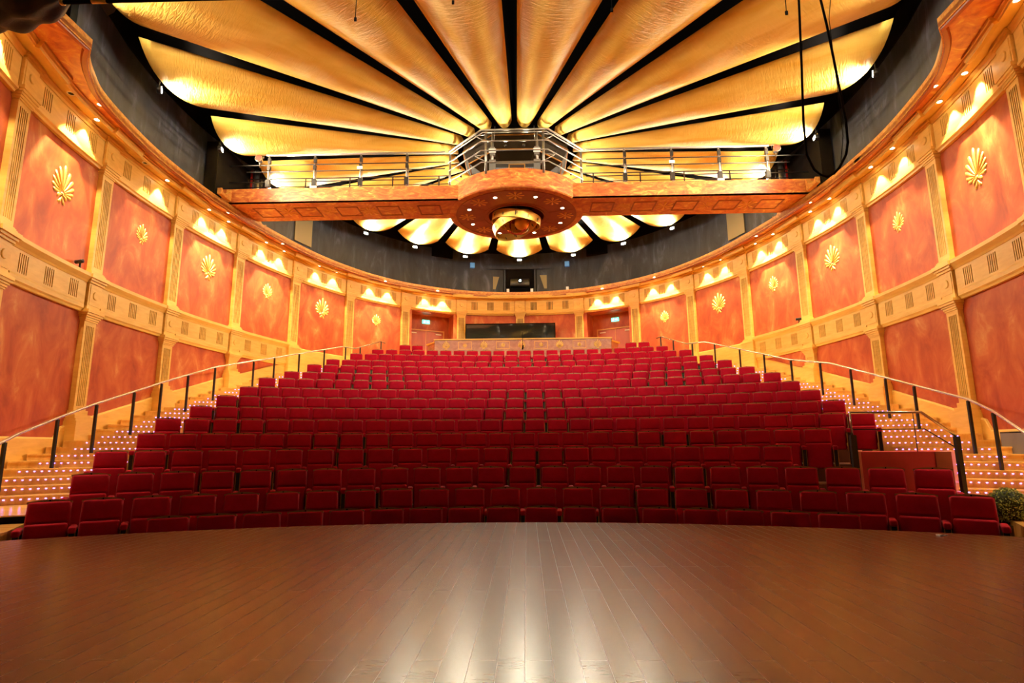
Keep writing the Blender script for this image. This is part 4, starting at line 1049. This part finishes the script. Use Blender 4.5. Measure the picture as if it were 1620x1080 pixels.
# ------------------------------------------------------------------ potted box ball, wall speaker, small cameras
T = thing('potted_boxwood', 'clipped boxwood ball in a tall grey pot behind the last right seat', 'plant', (6.0, 7.28, -1.62+ZO))
b = MB(); b.lathe([(0, 0), (.10, 0), (.15, .62), (.165, .62), (.165, .66), (0, .66)], 20, smooth=False); b.build('pot', M['pot'], T)
b = MB(); rr = random.Random(3)
for i in range(1500):
    z = rr.uniform(-1, 1); a = rr.uniform(0, 2*PI); s_ = math.sqrt(1-z*z); rad = .205*rr.uniform(.86, 1.03)
    c_ = Vector((s_*math.cos(a), s_*math.sin(a), z))*rad + Vector((0, 0, .88))
    E_ = Euler((rr.uniform(0, 6), rr.uniform(0, 6), rr.uniform(0, 6))).to_matrix(); l_ = .016
    vs = [c_+E_ @ Vector(v) for v in ((-l_*.5, 0, 0), (0, -l_*1.0, .002), (l_*.5, 0, 0), (0, l_*1.0, .002))]
    b.add(vs, [(0, 1, 2, 3)])
b.build('foliage', M['leaf'], T)
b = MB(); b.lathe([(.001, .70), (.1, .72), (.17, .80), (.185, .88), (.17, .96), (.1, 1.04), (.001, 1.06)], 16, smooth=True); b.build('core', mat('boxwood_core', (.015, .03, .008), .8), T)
T = thing('wall_speaker', 'dark grey rectangular speaker set low against the right wall', 'speaker', (0, 0, 0))
Mx = frame_at(16.60, -.03, -.02)
b = MB(); b.box(-.66, .66, 0, .12, -.20, .20, Mx); b.build('cabinet', M['black'], T)
b = MB(); b.box(-.64, .64, .12, .128, -.18, .18, Mx); b.build('grille', M['grey'], T)
for u, nm in ((1.78, 'left'), (13.9, 'right')):
    Mx = frame_at(u, .03, 3.60); o_ = Mx.translation
    t = thing('security_camera', 'small dark camera standing on the %s wall ledge' % nm, 'camera', o_)
    b = MB(); b.tube([(0, 0, 0), (0, 0, .12)], .02, 8); b.tube([(-.09, 0, .14), (.07, -.03, .15)], .04, 8); b.build('body', M['darksteel'], t)

LOOP = [(5.71, 10, 9.37), (5.65, 10, 8.51), (5.57, 10, 7.14), (5.49, 10, 5.96), (5.48, 10, 5.26), (5.59, 10, 4.96), (5.70, 10, 4.86), (5.81, 10, 4.82), (5.94, 10, 4.88), (6.05, 10, 4.99), (6.2, 10, 5.25), (6.26, 10, 5.49), (6.27, 10, 5.94), (6.2, 10, 6.99), (6.13, 10, 7.94), (6.07, 10, 8.5), (6.05, 10, 9.36)]
LOOP = [(.25+(x-.25)*.75, 7.5, z*.75) for x, y, z in LOOP]
LOOP2 = [(6.46, 10.1, 9.44), (6.25, 10.1, 8.16), (6.25, 10.1, 6.53), (6.25, 10.1, 5.68), (6.13, 10.1, 5.04)]
LOOP2 = [(.25+(x-.25)*.75, 7.58, z*.75) for x, y, z in LOOP2]
WIRES = [(-2.39, 6.68, 8.9), (-.84, 6.94, 8.9), (1.66, 6.73, 8.9), (4.36, 6.60, 8.9)]
# ------------------------------------------------------------------ overhead rigging near the stage
b = MB(); b.tube([P3(*p) for p in LOOP], .017, 8); b.build('cable_loop', M['black'], label='thick black cable hanging in a long loop before the right bridge end', cat='cable')
b = MB(); b.tube([P3(*p) for p in LOOP2], .005, 6); b.build('thin_cable', M['black'], label='thin black line hanging beside the long cable loop', cat='cable')
T = thing('rigging_pipe', 'black horizontal pipe with yellow tape at the upper left above the stage', 'pipe', P3(-3.84, 5, 4.45))
b = MB(); b.tube([(-.55, 0, 0), (1.4, 0, .0)], .022, 10); b.build('pipe', M['black'], T)
b = MB(); b.tube([(-.25, 0, 0), (-.10, 0, 0)], .024, 10); b.tube([(-.57, 0, 0), (-.54, 0, 0)], .032, 10); b.build('tape', M['gold'], T)
T = thing('stage_curtain', 'black gathered curtain roll bulging at the upper left corner', 'curtain', P3(-5.75, 5.5, 5.22))
bm = bmesh.new(); bmesh.ops.create_uvsphere(bm, u_segments=56, v_segments=36, radius=1)
for v in bm.verts:
    c_ = v.co.copy(); a = math.atan2(c_.z, c_.y)
    f = 1+.05*math.sin(c_.x*16+2*math.sin(a*2))+.04*noise.noise(c_*3)
    v.co = Vector((c_.x*.95, c_.y*.5*f, c_.z*.52*f+.02*math.sin(a*9)))
me = bpy.data.meshes.new('roll'); bm.to_mesh(me); bm.free(); me.materials.append(M['blackcloth'])
for p in me.polygons: p.use_smooth = True
o = bpy.data.objects.new('roll', me); C.objects.link(o); o.parent = T

for i, (x, z0, z1) in enumerate(WIRES):
    T = thing('hanging_wire', 'short black wire with a clip dangling at the top, %s from left' % ordn(i), 'cable', (x, 8, z0+ZO))
    b = MB(); b.tube([(0, 0, 0), (.01, 0, (z1-z0)*.4), (-.008, 0, (z1-z0)*.7), (0, 0, z1-z0)], .007, 6); b.build('wire', M['black'], T)
    b = MB(); b.box(-.02, .02, -.01, .01, -.04, .02); b.build('clip', M['black'], T)
# scrap of tape on the stage edge at the right
b = MB(); b.box(-.05, .05, -.012, .012, 0, .006, Matrix.Translation((4.25, 5.90, -.88+ZO)) @ Matrix.Rotation(R(25), 4, 'Z')); b.box(-.05, -.02, -.03, .03, 0.0, .012, Matrix.Translation((4.25, 5.90, -.88+ZO))); b.build('tape_scrap', M['white'], label='small pale scrap lying at the right stage edge', cat='scrap')
